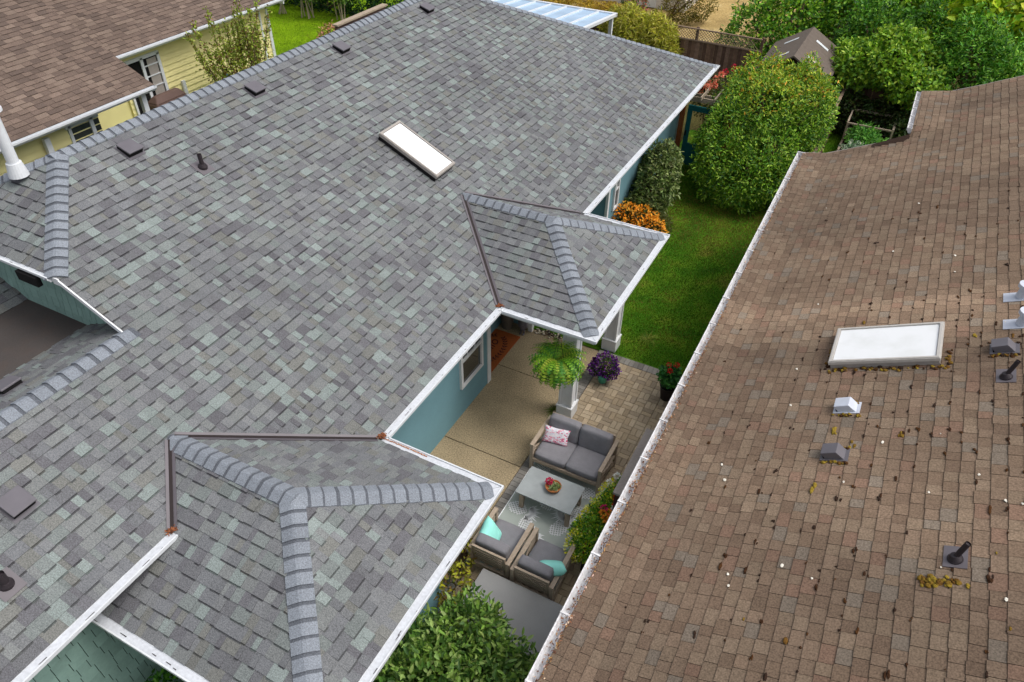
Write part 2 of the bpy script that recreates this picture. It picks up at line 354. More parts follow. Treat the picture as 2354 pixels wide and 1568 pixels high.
def gutter(mb, a, b, out, w=.115, d=.11, guard=True, ends=(0, 0)):
    """K-style gutter along a-b (top back edge), out = outward unit vector; ends = mitre extension per end"""
    a, b, out = Vector(a), Vector(b), Vector(out).normalized(); t = (b-a).normalized(); up = Vector((0, 0, 1))
    prof = [(0, 0), (0, -d), (w*.55, -d), (w*.8, -d*.55), (w, -d*.4), (w, .004), (w-.018, .004), (w-.018, -.012), (w*.74, -d*.5), (w*.5, -d+.01), (.008, -d+.01), (.008, 0)]
    def P(o, z, e): return (a-t*ends[0]*o if e == 0 else b+t*ends[1]*o)+out*o+up*z
    n = len(prof); V = [P(o, z, 0) for o, z in prof]+[P(o, z, 1) for o, z in prof]
    F = [(i, (i+1) % n, n+(i+1) % n, n+i) for i in range(n)]
    mb.add(V, F, mi=0); mb.add([P(o, z, 0) for o, z in prof[:6]], [(0, 1, 2, 3, 4, 5)]); mb.add([P(o, z, 1) for o, z in prof[:6]], [(5, 4, 3, 2, 1, 0)])
    if guard:   # perforated white gutter guard with scattered dark debris
        mb.add([P(.0, -.004, 0), P(w-.02, -.012, 0), P(w-.02, -.012, 1), P(.0, -.004, 1)], [(0, 1, 2, 3)], mi=2)
        Ln = (b-a).length; x = .1
        while x < Ln-.1:
            o = random.uniform(.5, .8)*w; q = a+t*x+out*o+up*(-.006); l = random.uniform(.02, .11)
            if random.random() < .6: mb.add([q, q+t*l, q+t*l+out*.010, q+out*.006], [(0, 1, 2, 3)], mi=1)
            x += random.uniform(.05, .4)

# ------------------------------------------------------------------ layout constants
E0, MS = 2.6, .478            # eave height, main slope
RW = 5.6                      # horizontal run eave to ridge
ZR = E0+MS*RW
def zm(x): return E0-MS*x
M2 = .462
TN = 16.6                     # north eave

# ================================================================== MAIN HOUSE
house = thing('house', (-5.6, 6, 0), 'teal house with the large grey-green shingle roof filling the left and centre', 'house')
sl = 1/math.sqrt(1+MS*MS)
mb = MB()
A = [(0, -1.1), (0, TN), (-RW, 10.75), (-RW, .41), (-4.05, -1.1)]
B = [(-.94, -9), (-.94, -1.1), (-3.0, -1.1), (-3.0, -9)]
f3 = lambda q: [(x, y, zm(x)) for x, y in q]
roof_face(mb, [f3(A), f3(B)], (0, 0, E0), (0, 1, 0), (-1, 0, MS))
# roof substrate under the shingles
def slab(mb, pts, th=.03, col=(.08, .08, .08)):
    n = len(pts); V = [(x, y, z-.004) for x, y, z in pts]+[(x, y, z-.004-th) for x, y, z in pts]
    mb.add(V, [tuple(range(n)), tuple(range(2*n-1, n-1, -1))]+[(i, n+i, n+(i+1) % n, (i+1) % n) for i in range(n)], col)
slab(mb, f3(A)); slab(mb, f3([(-.94, -9), (-.94, -1.104), (-3.0, -1.104), (-3.0, -9)]))
# west slope
zw = lambda x: ZR+MS*(x+RW)
Wq = [(-RW, -9), (-RW, 10.75), (-11.2, 16.6), (-11.2, -9)]
Wq = [(-RW, .41), (-RW, 10.75), (-11.2, TN), (-11.2, -1.1), (-7.15, -1.1)]
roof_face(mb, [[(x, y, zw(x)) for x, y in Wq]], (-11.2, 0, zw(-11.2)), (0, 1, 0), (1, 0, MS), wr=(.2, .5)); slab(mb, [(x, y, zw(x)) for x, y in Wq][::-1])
# north slope (hip)
Nq = [(0, TN, E0), (-11.2, TN, E0), (-RW, 10.75, ZR)]
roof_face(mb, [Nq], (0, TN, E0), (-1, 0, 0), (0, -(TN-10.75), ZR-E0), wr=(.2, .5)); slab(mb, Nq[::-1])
# south hip face at the left
ZS = 4.545
Sq = [(-RW, .41, ZR), (-4.05, -1.1, ZS), (-7.15, -1.1, ZS)]
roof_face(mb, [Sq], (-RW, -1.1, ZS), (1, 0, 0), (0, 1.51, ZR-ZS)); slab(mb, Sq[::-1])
# lower wing west slope, flat roof, far-left slope
fs = .43
q = [(-3.0, -9, 4.034), (-3.0, -1.104, 4.034), (-4.4, -1.104, 3.434), (-4.4, -9, 3.434)]
q2 = [(-3.0, -9, 4.034), (-3.0, -.8, 4.034), (-4.4, -.8, 3.434), (-4.4, -9, 3.434)]
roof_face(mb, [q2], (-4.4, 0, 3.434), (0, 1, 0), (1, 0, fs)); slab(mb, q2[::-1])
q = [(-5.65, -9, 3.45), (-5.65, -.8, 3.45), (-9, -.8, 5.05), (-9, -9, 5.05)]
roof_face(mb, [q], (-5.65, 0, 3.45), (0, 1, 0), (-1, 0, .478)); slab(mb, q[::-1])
roof = mb.build('roof', 'shingle', house)
mb = MB(); slab(mb, [(-4.3, -9, 3.46), (-4.3, -.8, 3.46), (-5.75, -.8, 3.46), (-5.75, -9, 3.46)][::-1], .1)
mb.build('flat_roof', 'membrane', house)
# ridge caps
def cap_run(parent, a, b, l, r, **kw):
    m_ = MB(); caps(m_, a, b, l, r, **kw); return m_.build('ridge_cap', 'cap', parent)
dl, dr = (1, 0, -MS), (-1, 0, -MS)
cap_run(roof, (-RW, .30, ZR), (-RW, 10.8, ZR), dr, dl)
hd = Vector((-RW, 10.75-TN, 0)).normalized(); 
def hipn(d, sl1, sl2):  # outward slope directions perpendicular to hip line d, on planes with outward normals
    d = Vector(d).normalized(); r = []
    for n in (sl1, sl2):
        n = Vector(n).normalized(); x = n.cross(d).normalized()
        r.append(x if x.z < 0 else -x)
    return r
nE = (MS, 0, 1); nW = (-MS, 0, 1); nN = (0, (ZR-E0)/(TN-10.75), 1); nS = (0, -(ZR-ZS)/1.51, 1)
d = Vector((-RW, 10.75-TN, ZR-E0)); l, r_ = hipn(d, nN, nE)
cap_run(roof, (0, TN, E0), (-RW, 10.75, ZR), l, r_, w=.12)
d = Vector((-RW+4.05, .41+1.1, ZR-ZS)); l, r_ = hipn(d, nS, nE)
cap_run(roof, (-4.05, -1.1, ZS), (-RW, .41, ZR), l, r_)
d = Vector((-RW+7.15, .41+1.1, ZR-ZS)); l, r_ = hipn(d, nS, nW)
cap_run(roof, (-7.15, -1.1, ZS), (-RW, .41, ZR), l, r_)
cap_run(roof, (-3.0, -9, 4.034), (-3.0, -1.0, 4.034), (-1, 0, -fs), (1, 0, -MS), e=.2)
tagp(roof, 'main grey-green shingle roof plane')

# small hipped porch roofs --------------------------------------------------
def hip_roof(name, xe, y0, y1, xa, ya, m2, xw, low_s=None):
    """east-facing hipped roof: eave x=xe, y0..y1, apex (xa,ya), west end of ridge xw"""
    k = (y1-y0)/2; za = E0+m2*k; ap = (xa, ya, za); wt = (xw, ya, za); mb = MB()
    se, ne = (xe, y0, E0), (xe, y1, E0); sw, nw = (0, y0, E0), (0, y1, E0)
    if low_s is not None: sw = (low_s, y0, E0)
    S = [sw, se, ap, wt]; N_ = [ne, nw, wt, ap]; Ea = [se, ne, ap]
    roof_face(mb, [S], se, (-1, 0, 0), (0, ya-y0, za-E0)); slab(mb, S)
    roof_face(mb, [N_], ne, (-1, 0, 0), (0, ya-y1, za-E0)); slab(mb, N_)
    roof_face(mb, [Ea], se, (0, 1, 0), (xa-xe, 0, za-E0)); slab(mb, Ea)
    ro = mb.build(name, 'shingle', house)
    nS_ = (0, -(za-E0)/(ya-y0), 1); nN_ = (0, (za-E0)/(y1-ya), 1); nE_ = ((za-E0)/(xe-xa), 0, 1)
    l, r_ = hipn(Vector(ap)-Vector(se), nS_, nE_); cap_run(ro, se, ap, l, r_)
    l, r_ = hipn(Vector(ap)-Vector(ne), nN_, nE_); cap_run(ro, ne, ap, l, r_)
    cap_run(ro, (xa+.06, ya, za), (xw-.02, ya, za), (0, -1, nS_[1]), (0, 1, -nN_[1]), lift=.006)
    for c, other in ((sw if low_s is None else (-.94, -2.59, zm(-.94)), nS_), (nw, nN_)):
        d = (Vector(wt)-Vector(c)); a1 = Vector((MS, 0, 1)).cross(d).normalized(); a2 = Vector(other).cross(d).normalized()
        a1 = a1 if a1.z > 0 else -a1; a2 = a2 if a2.z > 0 else -a2
        mb = MB(); valley(mb, c, Vector(wt)+d.normalized()*(-.05), a1, a2); mb.build('valley_flashing', ['flash', 'flash_dark'], ro)
    return ro
porch = hip_roof('porch_roof', 1.70, 3.38, 6.84, .12, 5.14, .47, -1.71)
tagp(porch, 'small hipped porch roof over the front door')
entry = hip_roof('wing_roof', 1.77, -3.56, -.07, .17, -1.79, .465, -1.70, low_s=-1.4)
tagp(entry, 'hipped roof of the near wing')

# gutters -------------------------------------------------------------------
gz = E0+.004
X, Y = (1, 0, 0), (0, 1, 0)
def run(a, b, out, parent=house, mats=('white', 'flash_dark', 'guard'), **kw):
    m_ = MB(); gutter(m_, a, b, out, **kw); return m_.build('gutter', list(mats), parent)
run((0, .0, gz), (0, 3.34, gz), X); run((0, 6.92, gz), (0, TN, gz), X, ends=(0, 1))
run((-11.2, TN, gz), (0, TN, gz), Y, ends=(0, 1))
run((1.70, 3.38, gz), (1.70, 6.84, gz), X, ends=(1, 1)); run((.06, 3.38, gz), (1.70, 3.38, gz), (0, -1, 0), ends=(0, 1))
run((.06, 6.84, gz), (1.70, 6.84, gz), Y, ends=(0, 1))
run((1.77, -3.56, gz), (1.77, -.07, gz), X, ends=(1, 1)); run((.06, -.07, gz), (1.77, -.07, gz), Y, ends=(0, 1))
run((-1.3, -3.56, gz), (1.77, -3.56, gz), (0, -1, 0), ends=(0, 1))
run((-.94, -9, zm(-.94)+.004), (-.94, -2.62, zm(-.94)+.004), X)
run((-7.15, -1.1, ZS+.004), (-4.12, -1.1, ZS+.004), (0, -1, 0), w=.07, d=.08)
# rust brown needle litter in the valley outlets
mb = MB()
for c in ((.02, 3.36, E0+.02), (.03, .0, E0+.02), (-.93, -2.62, zm(-.93)+.02)):
    for i in range(60):
        p = Vector(c)+Vector((random.gauss(0, .024), random.gauss(0, .024), random.uniform(0, .02))); a = random.uniform(0, 6.3)
        mb.bar(p, p+Vector((math.cos(a)*.035, math.sin(a)*.035, random.uniform(-.005, .01))), .008, .006, col=random.choice([lin(132, 78, 48), lin(150, 94, 62), lin(96, 56, 36)]))
for i in range(70):
    p = Vector((random.uniform(.1, .75), .0, E0+.0)); a = random.uniform(0, 6.3)
    mb.bar(p, p+Vector((math.cos(a)*.03, math.sin(a)*.012, .004)), .008, .006, col=random.choice([lin(160, 100, 66), lin(190, 150, 124)]))
tagp(mb.build('leaf_litter', 'leaflitter'), 'rust brown needle litter caught in the white gutters at the roof valleys', 'leaf litter', kind='stuff')
# rake fascia
mb = MB(); mb.bar((-4.02, -1.112, ZS-.035), (-2.95, -1.112, zm(-2.95)-.03), .02, .06); mb.box(-4.1, -3.98, -1.12, -1.1, ZS-.1, ZS)
mb.build('fascia', 'trim', house)
mb = MB(); mb.box(-4.75, -4.35, -1.20, -1.13, ZS-.2, ZS-.06); mb.build('camera_box', 'black', house)
# walls -----------------------------------------------------------------------
mb = MB()
mb.box(-10.6, -.65, 10.3, 15.9, 0, 2.45); mb.box(-10.6, -.62, -.5, 4.16, 0, 2.45); mb.box(-10.6, -1.3, 4.15, 10.31, 0, 2.46)
mb.box(-1.3, -.62, 6.05, 6.6, 0, 2.45); mb.box(-10.6, 1.15, -3.0, -.5, 0, 2.44); mb.box(-10.6, -1.42, -9, -3.01, 0, 2.95)
wall = mb.build('wall', 'teal', house)
mb = MB()   # soffits
mb.box(-.65, .0, 6.9, TN-.05, 2.46, 2.5); mb.box(-.62, .0, -.05, 3.4, 2.46, 2.5); mb.box(-1.4, 1.7, 3.4, 6.8, 2.46, 2.5); mb.box(-1.4, 1.75, -3.5, -.1, 2.45, 2.49)
mb.box(-10.9, .0, 15.9, TN-.05, 2.461, 2.501); mb.box(-1.4, -.96, -9, -3.6, 2.95, 2.98)
mb.build('soffit', 'trim', house)
for q in ((-.66, -.602, 4.06, 4.185), (-.76, -.60, 6.02, 6.12), (-.70, -.63, 10.26, 10.36), (-1.31, -1.25, 10.27, 10.3), (-.70, -.61, 15.82, 15.93)):
    mb = MB(); mb.box(*q, 0, 2.45); mb.build('corner_board', 'trim', house)
# teal shingle siding (real staggered shakes): high wall behind the flat roof and the wall at bottom left
def shakes(mb, O, U, w, z0, zfun, e=.17):
    O, U = Vector(O), Vector(U); n = U.cross(Vector((0, 0, 1))); z = z0
    if n.dot(Vector((.6, -1, 0))) < 0: n = -n
    while z < 6:
        u = -random.uniform(0, .2)
        while u < w:
            wd = random.uniform(.09, .2); a, b = max(0, u+.004), min(w, u+wd-.004)
            if b > a and (h := min(zfun((a+b)/2), z+e)) > z+.01:
                g = random.gauss(1, .05); c = tuple(x*g for x in lin(134, 164, 155))
                P = []
                for t, zz, dd in ((a, z, .022), (b, z, .022), (b, h, .004), (a, h, .004)): P.append(O+U*t+n*dd+Vector((0, 0, zz)))
                Q = [p-n*.02 for p in P]; mb.add(Q+P, [(4, 5, 6, 7), (0, 1, 5, 4), (1, 2, 6, 5), (2, 3, 7, 6), (3, 0, 4, 7)], c)
            u += wd
        z += e
        if z > max(zfun(0), zfun(w)): break
mb = MB(); shakes(mb, (-8, -.80, 0), X, 4.95, 3.42, lambda u: min(ZS-.05, zm(-8+u)-.05))
mb.hexa([(-8, -.795, 3.3), (-3.1, -.795, 3.3), (-3.1, -.7, 3.3), (-8, -.7, 3.3), (-8, -.795, 4.4), (-3.75, -.795, 4.4), (-3.75, -.7, 4.4), (-8, -.7, 4.4)], lin(40, 62, 58))
mb.build('shingle_siding', 'teal_shake', wall)
mb = MB(); shakes(mb, (-1.4, -9, 0), Y, 6.0, 0.0, lambda u: 2.95); mb.box(-1.43, -1.395, -9, -3.02, 0, 2.9, lin(40, 62, 58)); mb.build('shingle_siding', 'teal_shake', wall)
mb = MB(); shakes(mb, (-1.37, -3.01, 0), X, 2.5, 0.0, lambda u: 2.44); mb.build('shingle_siding', 'teal_shake', wall)
# east window of the near bay
def window(parent, x, y0, y1, z0, z1, split=.55, grid=2):
    mb = MB(); t = .06
    for a in ((y0, y1, z0, z0+t), (y0, y1, z1-t, z1), (y0, y0+t, z0+t, z1-t), (y1-t, y1, z0+t, z1-t)): mb.box(x, x+.05, *a)
    zs = z0+(z1-z0)*split; mb.box(x, x+.045, y0+t, y1-t, zs-.025, zs+.025)
    for i in range(1, grid+1): yy = y0+(y1-y0)*i/(grid+1); mb.box(x, x+.03, yy-.01, yy+.01, zs+.025, z1-t)
    mb.box(x, x+.03, y0+t, y1-t, (zs+z1)/2-.01, (zs+z1)/2+.01)
    f = mb.build('window', 'trim', parent)
    mb = MB(); mb.box(x-.02, x+.012, y0+t*.6, y1-t*.6, z0+t*.6, z1-t*.6); mb.build('pane', 'glass', f)
window(house, -.62, 3.04, 3.84, .68, 1.92, .5, 2)
window(house, -.65, 10.62, 10.95, .62, 1.75, .5, 1)
# porch columns
for (x, y) in ((1.11, 4.06), (1.12, 6.30)):
    mb = MB(); mb.box(x-.11, x+.11, y-.11, y+.11, .28, 2.46)
    for s in (-1, 1):
        for r in (-1, 1): mb.box(x+s*.11-.02, x+s*.115+.02, y+r*.115-.02, y+r*.115+.02, .28, 2.46)
    co = mb.build('column', 'trim', house)
    mb = MB(); mb.box(x-.155, x+.155, y-.155, y+.155, 0, .28); mb.box(x-.165, x+.165, y-.165, y+.165, .25, .29); mb.build('base', 'trim', co, bevel=.006)
# skylight -----------------------------------------------------------------
def skylight(parent, x0, x1, y0, y1, zf, slope, frame, glass, h=.16):
    nrm = Vector((-slope, 0, 1)).normalized()
    def P(x, y, d): return Vector((x, y, zf(x)))+nrm*d
    def ring(mb, a, b, c, dd, h0, h1, ins):
        for q in ((x0+ins, x0+ins+dd, y0+ins, y1-ins), (x1-ins-dd, x1-ins, y0+ins, y1-ins), (x0+ins+dd, x1-ins-dd, y0+ins, y0+ins+dd), (x0+ins+dd, x1-ins-dd, y1-ins-dd, y1-ins)):
            mb.hexa([P(q[0], q[2], h0), P(q[1], q[2], h0), P(q[1], q[3], h0), P(q[0], q[3], h0), P(q[0], q[2], h1), P(q[1], q[2], h1), P(q[1], q[3], h1), P(q[0], q[3], h1)])
    mb = MB(); ring(mb, 0, 0, 0, .05, -.02, h*.62, .015); sk = mb.build('skylight', 'dark' if h > .13 else 'skyframe', parent)
    mb = MB(); ring(mb, 0, 0, 0, .045, h*.62, h, 0); ring(mb, 0, 0, 0, .03, h, h+.012, .012); mb.build('frame', frame, sk)
    mb = MB(); q = (x0+.05, x1-.05, y0+.05, y1-.05)
    mb.hexa([P(q[0], q[2], h*.7), P(q[1], q[2], h*.7), P(q[1], q[3], h*.7), P(q[0], q[3], h*.7), P(q[0], q[2], h-.005), P(q[1], q[2], h-.005), P(q[1], q[3], h-.005), P(q[0], q[3], h-.005)])
    mb.build('pane', glass, sk)
    return sk
skylight(house, -3.37, -2.16, 4.90, 5.55, zm, -MS, 'skyframe', 'skyglass', .15)
# roof vents ---------------------------------------------------------------
def hood_vent(parent, x, y, zf, slope, mat='vent', w=.27, h=.13):
    """low square vent: flashing, dark throat, sloping lid with skirt"""
    ex = Vector((1, 0, slope)).normalized(); nn = Vector((-slope, 0, 1)).normalized(); ey = Vector((0, 1, 0)); O = Vector((x, y, zf(x)))
    dn = 1 if slope < 0 else -1
    P = lambda a, b, c: O+ex*a*dn+ey*b+nn*c
    bx = lambda mb, a, b, z0, z1, k=0: mb.hexa([P(-a, -b, z0), P(a, -b, z0), P(a, b, z0), P(-a, b, z0), P(-a, -b, z1-k), P(a, -b, z1+k), P(a, b, z1+k), P(-a, b, z1-k)])
    mb = MB(); bx(mb, .122, .122, .005, .085); v = mb.build('roof_vent', 'black', parent)
    mb = MB(); bx(mb, .165, .15, .012, .018); mb.build('flange', mat, v)
    mb = MB(); a = w/2
    mb.hexa([P(-a, -a, .060), P(a, -a, .095), P(a, a, .095), P(-a, a, .060), P(-a, -a, .085), P(a, -a, .12), P(a, a, .12), P(-a, a, .085)])
    mb.build('hood', mat, v, bevel=.006)
for x, y in ((-5.17, 1.24), (-5.2, 3.95), (-5.22, 6.42), (-5.22, 9.55), (-2.16, -3.37)): hood_vent(house, x, y, zm, -MS)
hood_vent(house, -3.75, -2.3, lambda x: 4.034+fs*(x+3.0), fs)
def pipe_vent(parent, x, y, zf, slope, hgt=.16, r=.04, fl=True):
    mb = MB(); z = zf(x); ex = Vector((1, 0, slope)).normalized(); nn = Vector((-slope, 0, 1)).normalized(); O = Vector((x, y, z)); P = lambda a, b, c: O+ex*a+Vector((0, b, 0))+nn*c
    if fl: mb.hexa([P(-.14, -.12, .008), P(.14, -.12, .012), P(.14, .12, .012), P(-.14, .12, .008), P(-.14, -.12, .018), P(.14, -.12, .02), P(.14, .12, .02), P(-.14, .12, .018)], mi=1)
    mb.cyl(O+nn*.01, O+nn*.04, .078, .07, 18); mb.cyl(O+nn*.04, O+nn*.06+Vector((0, 0, .02)), .07, .045, 18)
    p = mb.build('pipe_boot', ['rubber', 'flash'], parent, smooth=False)
    mb = MB(); mb.cyl(O+nn*.03, O+Vector((0, 0, hgt+.06)), r, r, 16, cap=False); mb.cyl(O+nn*.03, O+Vector((0, 0, hgt+.03)), r*.8, r*.8, 16); mb.build('pipe', 'rubber', p)
pipe_vent(house, -4.42, 1.84, zm, -MS, .17, .035); pipe_vent(house, -1.62, -3.98, zm, -MS, .12, .05)
# tall white flue at the ridge
mb = MB(); O = Vector((-5.82, -.10, 5.1))
mb.cyl(O, O+Vector((0, 0, .2)), .135, .10, 20); mb.cyl(O+Vector((0, 0, .18)), O+Vector((0, 0, 1.0)), .078, .078, 20)
fl = mb.build('flue', 'white', house)
mb = MB(); mb.cyl(O+Vector((0, 0, .93)), O+Vector((0, 0, .97)), .145, .145, 20); mb.cyl(O+Vector((0, 0, 1.0)), O+Vector((0, 0, 1.10)), .10, .10, 20); mb.cyl(O+Vector((0, 0, 1.10)), O+Vector((0, 0, 1.20)), .15, .13, 20)
mb.build('flue_cap', 'white', fl)

# glazed patio cover at the north end
pc = thing('patio_cover', (-7.5, 20.3, 0), 'white framed patio cover with pale blue translucent roof panels behind the grey roof', 'patio cover')
mb = MB(); zc = lambda y: 2.75-(y-16.8)*.092
x0, x1 = -10.9, -4.62
for i in range(11): x = x1-i*.62; mb.bar((x, 16.8, zc(16.8)), (x, 20.5, zc(20.5)), .06 if i else .12, .09)
mb.bar((x0-.6, 20.5, zc(20.5)), (x1+.06, 20.5, zc(20.5)), .10, .12); mb.build('frame', 'white', pc)
mb = MB(); mb.hexa([(x0, 16.8, zc(16.8)-.01), (x1, 16.8, zc(16.8)-.01), (x1, 20.47, zc(20.47)-.01), (x0, 20.47, zc(20.47)-.01), (x0, 16.8, zc(16.8)+.01), (x1, 16.8, zc(16.8)+.01), (x1, 20.47, zc(20.47)+.01), (x0, 20.47, zc(20.47)+.01)])
mb.build('roof_panel', 'polyc', pc)
for x in (-4.7, -7.8): mb = MB(); mb.box(x-.06, x+.06, 20.3, 20.42, 0, 2.38); mb.build('post', 'white', pc)

# ================================================================== NEIGHBOUR HOUSE (right)
nb = thing('house', (7, 3, 0), 'neighbouring house at the right with a weathered brown shingle roof dotted with moss', 'house')
XE, SE_ = 3.385, .48
cs = math.sqrt(1+SE_**2)
def nz(x, y):
    z = 2.68+.2*(x-XE) if x < 3.9 else 2.68+.2*(3.9-XE)+SE_*(x-3.9)
    if y > 11.6 and 5.37 < x < 6.05: z += .28*(6.05-x)*min(1, (y-11.6)/.35)
    return z
def nmap(u, s, h): x = XE+s/cs; return Vector((x, u, nz(x, u)+h*1.05))
def wash(c, u, s):     # paler run-off streak below the metal flues, smaller ones below the vents
    x = XE+s/cs; f = 0
    for yc, xm, wd, am in ((4.86, 7.1, .25, .42), (4.22, 7.1, .22, .30), (4.6, 7.1, .6, .20)):
        if x < xm: f += am*math.exp(-((u-yc)/wd)**2)*(.55+.45*(x-XE)/(xm-XE))
    f += .09*math.sin(1.35*u+.5*math.sin(x*.9))+.05*math.sin(3.3*u+1+.7*x)-.10*max(0, 1-(x-XE)/1.3)
    return tuple(v*(1+f*k) for v, k in zip(c, (1.15, 1.12, 1.05)))
mb = MB()
s_ = lambda x: (x-XE)*cs
shingles(mb, [[(-9, 0), (11.75, 0), (11.75, s_(5.38)), (-9, s_(5.38))], [(-9, s_(5.38)), (14.15, s_(5.38)), (14.15, s_(10.2)), (-9, s_(10.2))]], nmap, BROWN, BROWNW, e=.142, wr=(.12, .21), t0=.009, t1=.012, square=True, cfun=wash)
ys = [-9+i*.5 for i in range(42)]+[11.75]; xs = [XE, 3.9, 4.6, 5.38]
for i in range(len(ys)-1):
    for j in range(len(xs)-1): mb.add([(xs[j], ys[i], nz(xs[j], ys[i])-.006), (xs[j+1], ys[i], nz(xs[j+1], ys[i])-.006), (xs[j+1], ys[i+1], nz(xs[j+1], ys[i+1])-.006), (xs[j], ys[i+1], nz(xs[j], ys[i+1])-.006)], [(0, 1, 2, 3)], lin(60, 46, 38))
ys = ys[:-1]+[11.6, 11.8, 11.95, 12.5, 14.15]; xs = [5.38, 6.05, 8, 10.2]
for i in range(len(ys)-1):
    for j in range(len(xs)-1): mb.add([(xs[j], ys[i], nz(xs[j], ys[i])-.006), (xs[j+1], ys[i], nz(xs[j+1], ys[i])-.006), (xs[j+1], ys[i+1], nz(xs[j+1], ys[i+1])-.006), (xs[j], ys[i+1], nz(xs[j], ys[i+1])-.006)], [(0, 1, 2, 3)], lin(60, 46, 38))
nroof = mb.build('roof', 'brown_shingle', nb)
# east slope beyond the ridge, rake boards
mb = MB(); zr = nz(10.2, 0); mb.add([(10.2, -9, zr), (16, -9, zr-2.8), (16, 14.15, zr-2.8), (10.2, 14.15, zr)], [(0, 1, 2, 3)], lin(130, 110, 96)); mb.build('back_roof', 'brown_shingle', nb)
for yr, xa, xb in ((11.76, XE, 5.37), (14.16, 5.38, 10.2)):
    mb = MB()
    px = [xa+(xb-xa)*i/8 for i in range(9)]
    for i in range(8): mb.bar((px[i], yr, nz(px[i], yr-.02)-.07), (px[i+1], yr, nz(px[i+1], yr-.02)-.07), .03, .14)
    mb.build('rake_board', 'greycap', nb)
mb = MB(); mb.box(3.85, 15, -8.5, 11.3, 0, 2.6); mb.box(5.95, 15, 11.29, 13.7, 0, 2.59); mb.build('wall', 'stucco', nb)
mb = MB(); mb.box(XE, 3.86, -9, 11.6, 2.5, 2.54); mb.build('soffit', 'trim', nb)
mb = MB()
gutter(mb, (5.38, 11.8, nz(5.38, 12.5)-.02), (5.38, 14.15, nz(5.38, 12.5)-.02), (-1, 0, 0), w=.1, guard=False)
mb.build('gutter', 'white_dirty', nb); mb = MB(); gutter(mb, (XE, -9, 2.67), (XE, 11.72, 2.67), (-1, 0, 0), w=.115, guard=False)
y = -8.7
while y < 11.6: mb.box(XE-.118, XE+.02, y, y+.022, 2.672, 2.69); y += .82+random.uniform(-.04, .04)
for y in (12.0, 12.5, 13.0, 13.5): z = nz(5.38, 12.5); mb.box(5.28, 5.40, y, y+.02, z-.014, z)
mb.box(XE-.118, XE+.05, 11.715, 11.735, 2.56, 2.70)
ng = mb.build('gutter', 'white_dirty', nb)
# brown needles and leaf bits lying in the neighbour's gutter and along the shingle edge
n = 3000; yy = RNG.uniform(-5, 11.7, n)
dens = .5+.5*np.sin(yy*1.7)*np.sin(yy*.9+1); keep = RNG.uniform(0, 1, n) < (.3+.7*dens)*np.where(yy < 5, 1, .55); yy = yy[keep]; n = len(yy)
xx = XE+np.where(RNG.uniform(0, 1, n) < .6, RNG.normal(.012, .018, n), RNG.uniform(-.08, .0, n)); on = xx > XE-.004
P = np.stack([xx, yy, np.where(on, 2.70+RNG.uniform(0, .012, n), 2.655-RNG.uniform(0, .04, n)-(XE-xx)*.2)], 1)
an = RNG.uniform(0, 6.3, n); D = np.stack([np.cos(an)*.5, np.sin(an), RNG.normal(0, .2, n)], 1)
o = leaves('leaf_litter', P, D, np.tile([0., 0, 1], (n, 1))+RNG.normal(0, .3, (n, 3)), RNG.uniform(.02, .05, n), .014, palette(n, [lin(150, 106, 80), lin(124, 84, 62), lin(196, 170, 150), lin(96, 66, 50), lin(160, 124, 80)], .15), None, mat='leaflitter')
tagp(o, 'brown dry leaf litter along the neighbouring brown roof gutter', 'leaf litter', kind='stuff')
# moss clumps
mb = MB()
def clump(x, y, r, c):
    for i in range(random.choice([1, 2, 2, 3])):
        a = x+random.gauss(0, r*.6); b = y+random.gauss(0, r*.8); q = r*random.uniform(.5, 1)
        mb.blob((a, b, nz(a, b)+.010), (q*.8, q*random.uniform(1, 2.2), q*.35), 7, 5, c, jit=.3)
DK = [lin(58, 34, 14), lin(72, 44, 16), lin(48, 32, 22)]; YL = [lin(118, 92, 30), lin(138, 116, 38), lin(100, 70, 24)]
for i in range(1000):
    y = random.uniform(-4.5, 8.5); x = 3.6+ (9.6-3.6)*random.random()**.75
    if random.random() > (.25+.75*min(1, (x-3.6)/2.2))*(1 if y < 5 else .45): continue
    k = round((x-XE)*cs/.142)*.142/cs+XE
    clump(k-.006, y, random.uniform(.010, .027), random.choice(DK))
for i in range(30): x = random.uniform(4.8, 9); y = random.uniform(-3.5, 5); clump(x, y, random.uniform(.02, .04), random.choice(YL))
tagp(mb.build('moss', 'moss', nb, smooth=True), kind='stuff')
mb = MB()
for i in range(45):
    x, y = random.uniform(4.2, 9), random.uniform(-4, 9); q = random.uniform(.008, .02); mb.blob((x, y, nz(x, y)+.016), (q, q*1.3, .004), 7, 4, lin(216, 212, 200), jit=.3)
tagp(mb.build('lichen', 'moss', nb), kind='stuff')
# neighbour skylight with moss around it, vents, pipes
zn = lambda x: nz(x, 0)
sk = skylight(nb, 5.14, 6.34, 3.36, 4.20, zn, SE_, 'lightframe', 'skyglass2', .115)
mb = MB()
for i in range(90):
    t = random.random(); c = random.choice(DK+YL+YL)
    if t < .62: x, y = random.uniform(5.15, 6.4), 3.31+random.gauss(0, .02)
    elif t < .8: x, y = 6.38+random.uniform(0, .05), random.uniform(3.3, 3.7)
    else: x, y = 5.12+random.gauss(0, .02), random.uniform(3.3, 4.1)
    q = random.uniform(.012, .035); mb.blob((x, y, nz(x, y)+.012), (q, q, q*.5), 7, 5, c, jit=.25)
for cx, cy in ((5.43, 2.47), (5.42, 1.60), (6.90, 3.64)):
    for i in range(26): q = random.uniform(.012, .03); a = cx+random.uniform(-.13, .17); b = cy+random.choice([-.13, -.12, .13])+random.gauss(0, .015); mb.blob((a, b, nz(a, b)+.012), (q, q, q*.5), 7, 5, random.choice(YL+DK), jit=.25)
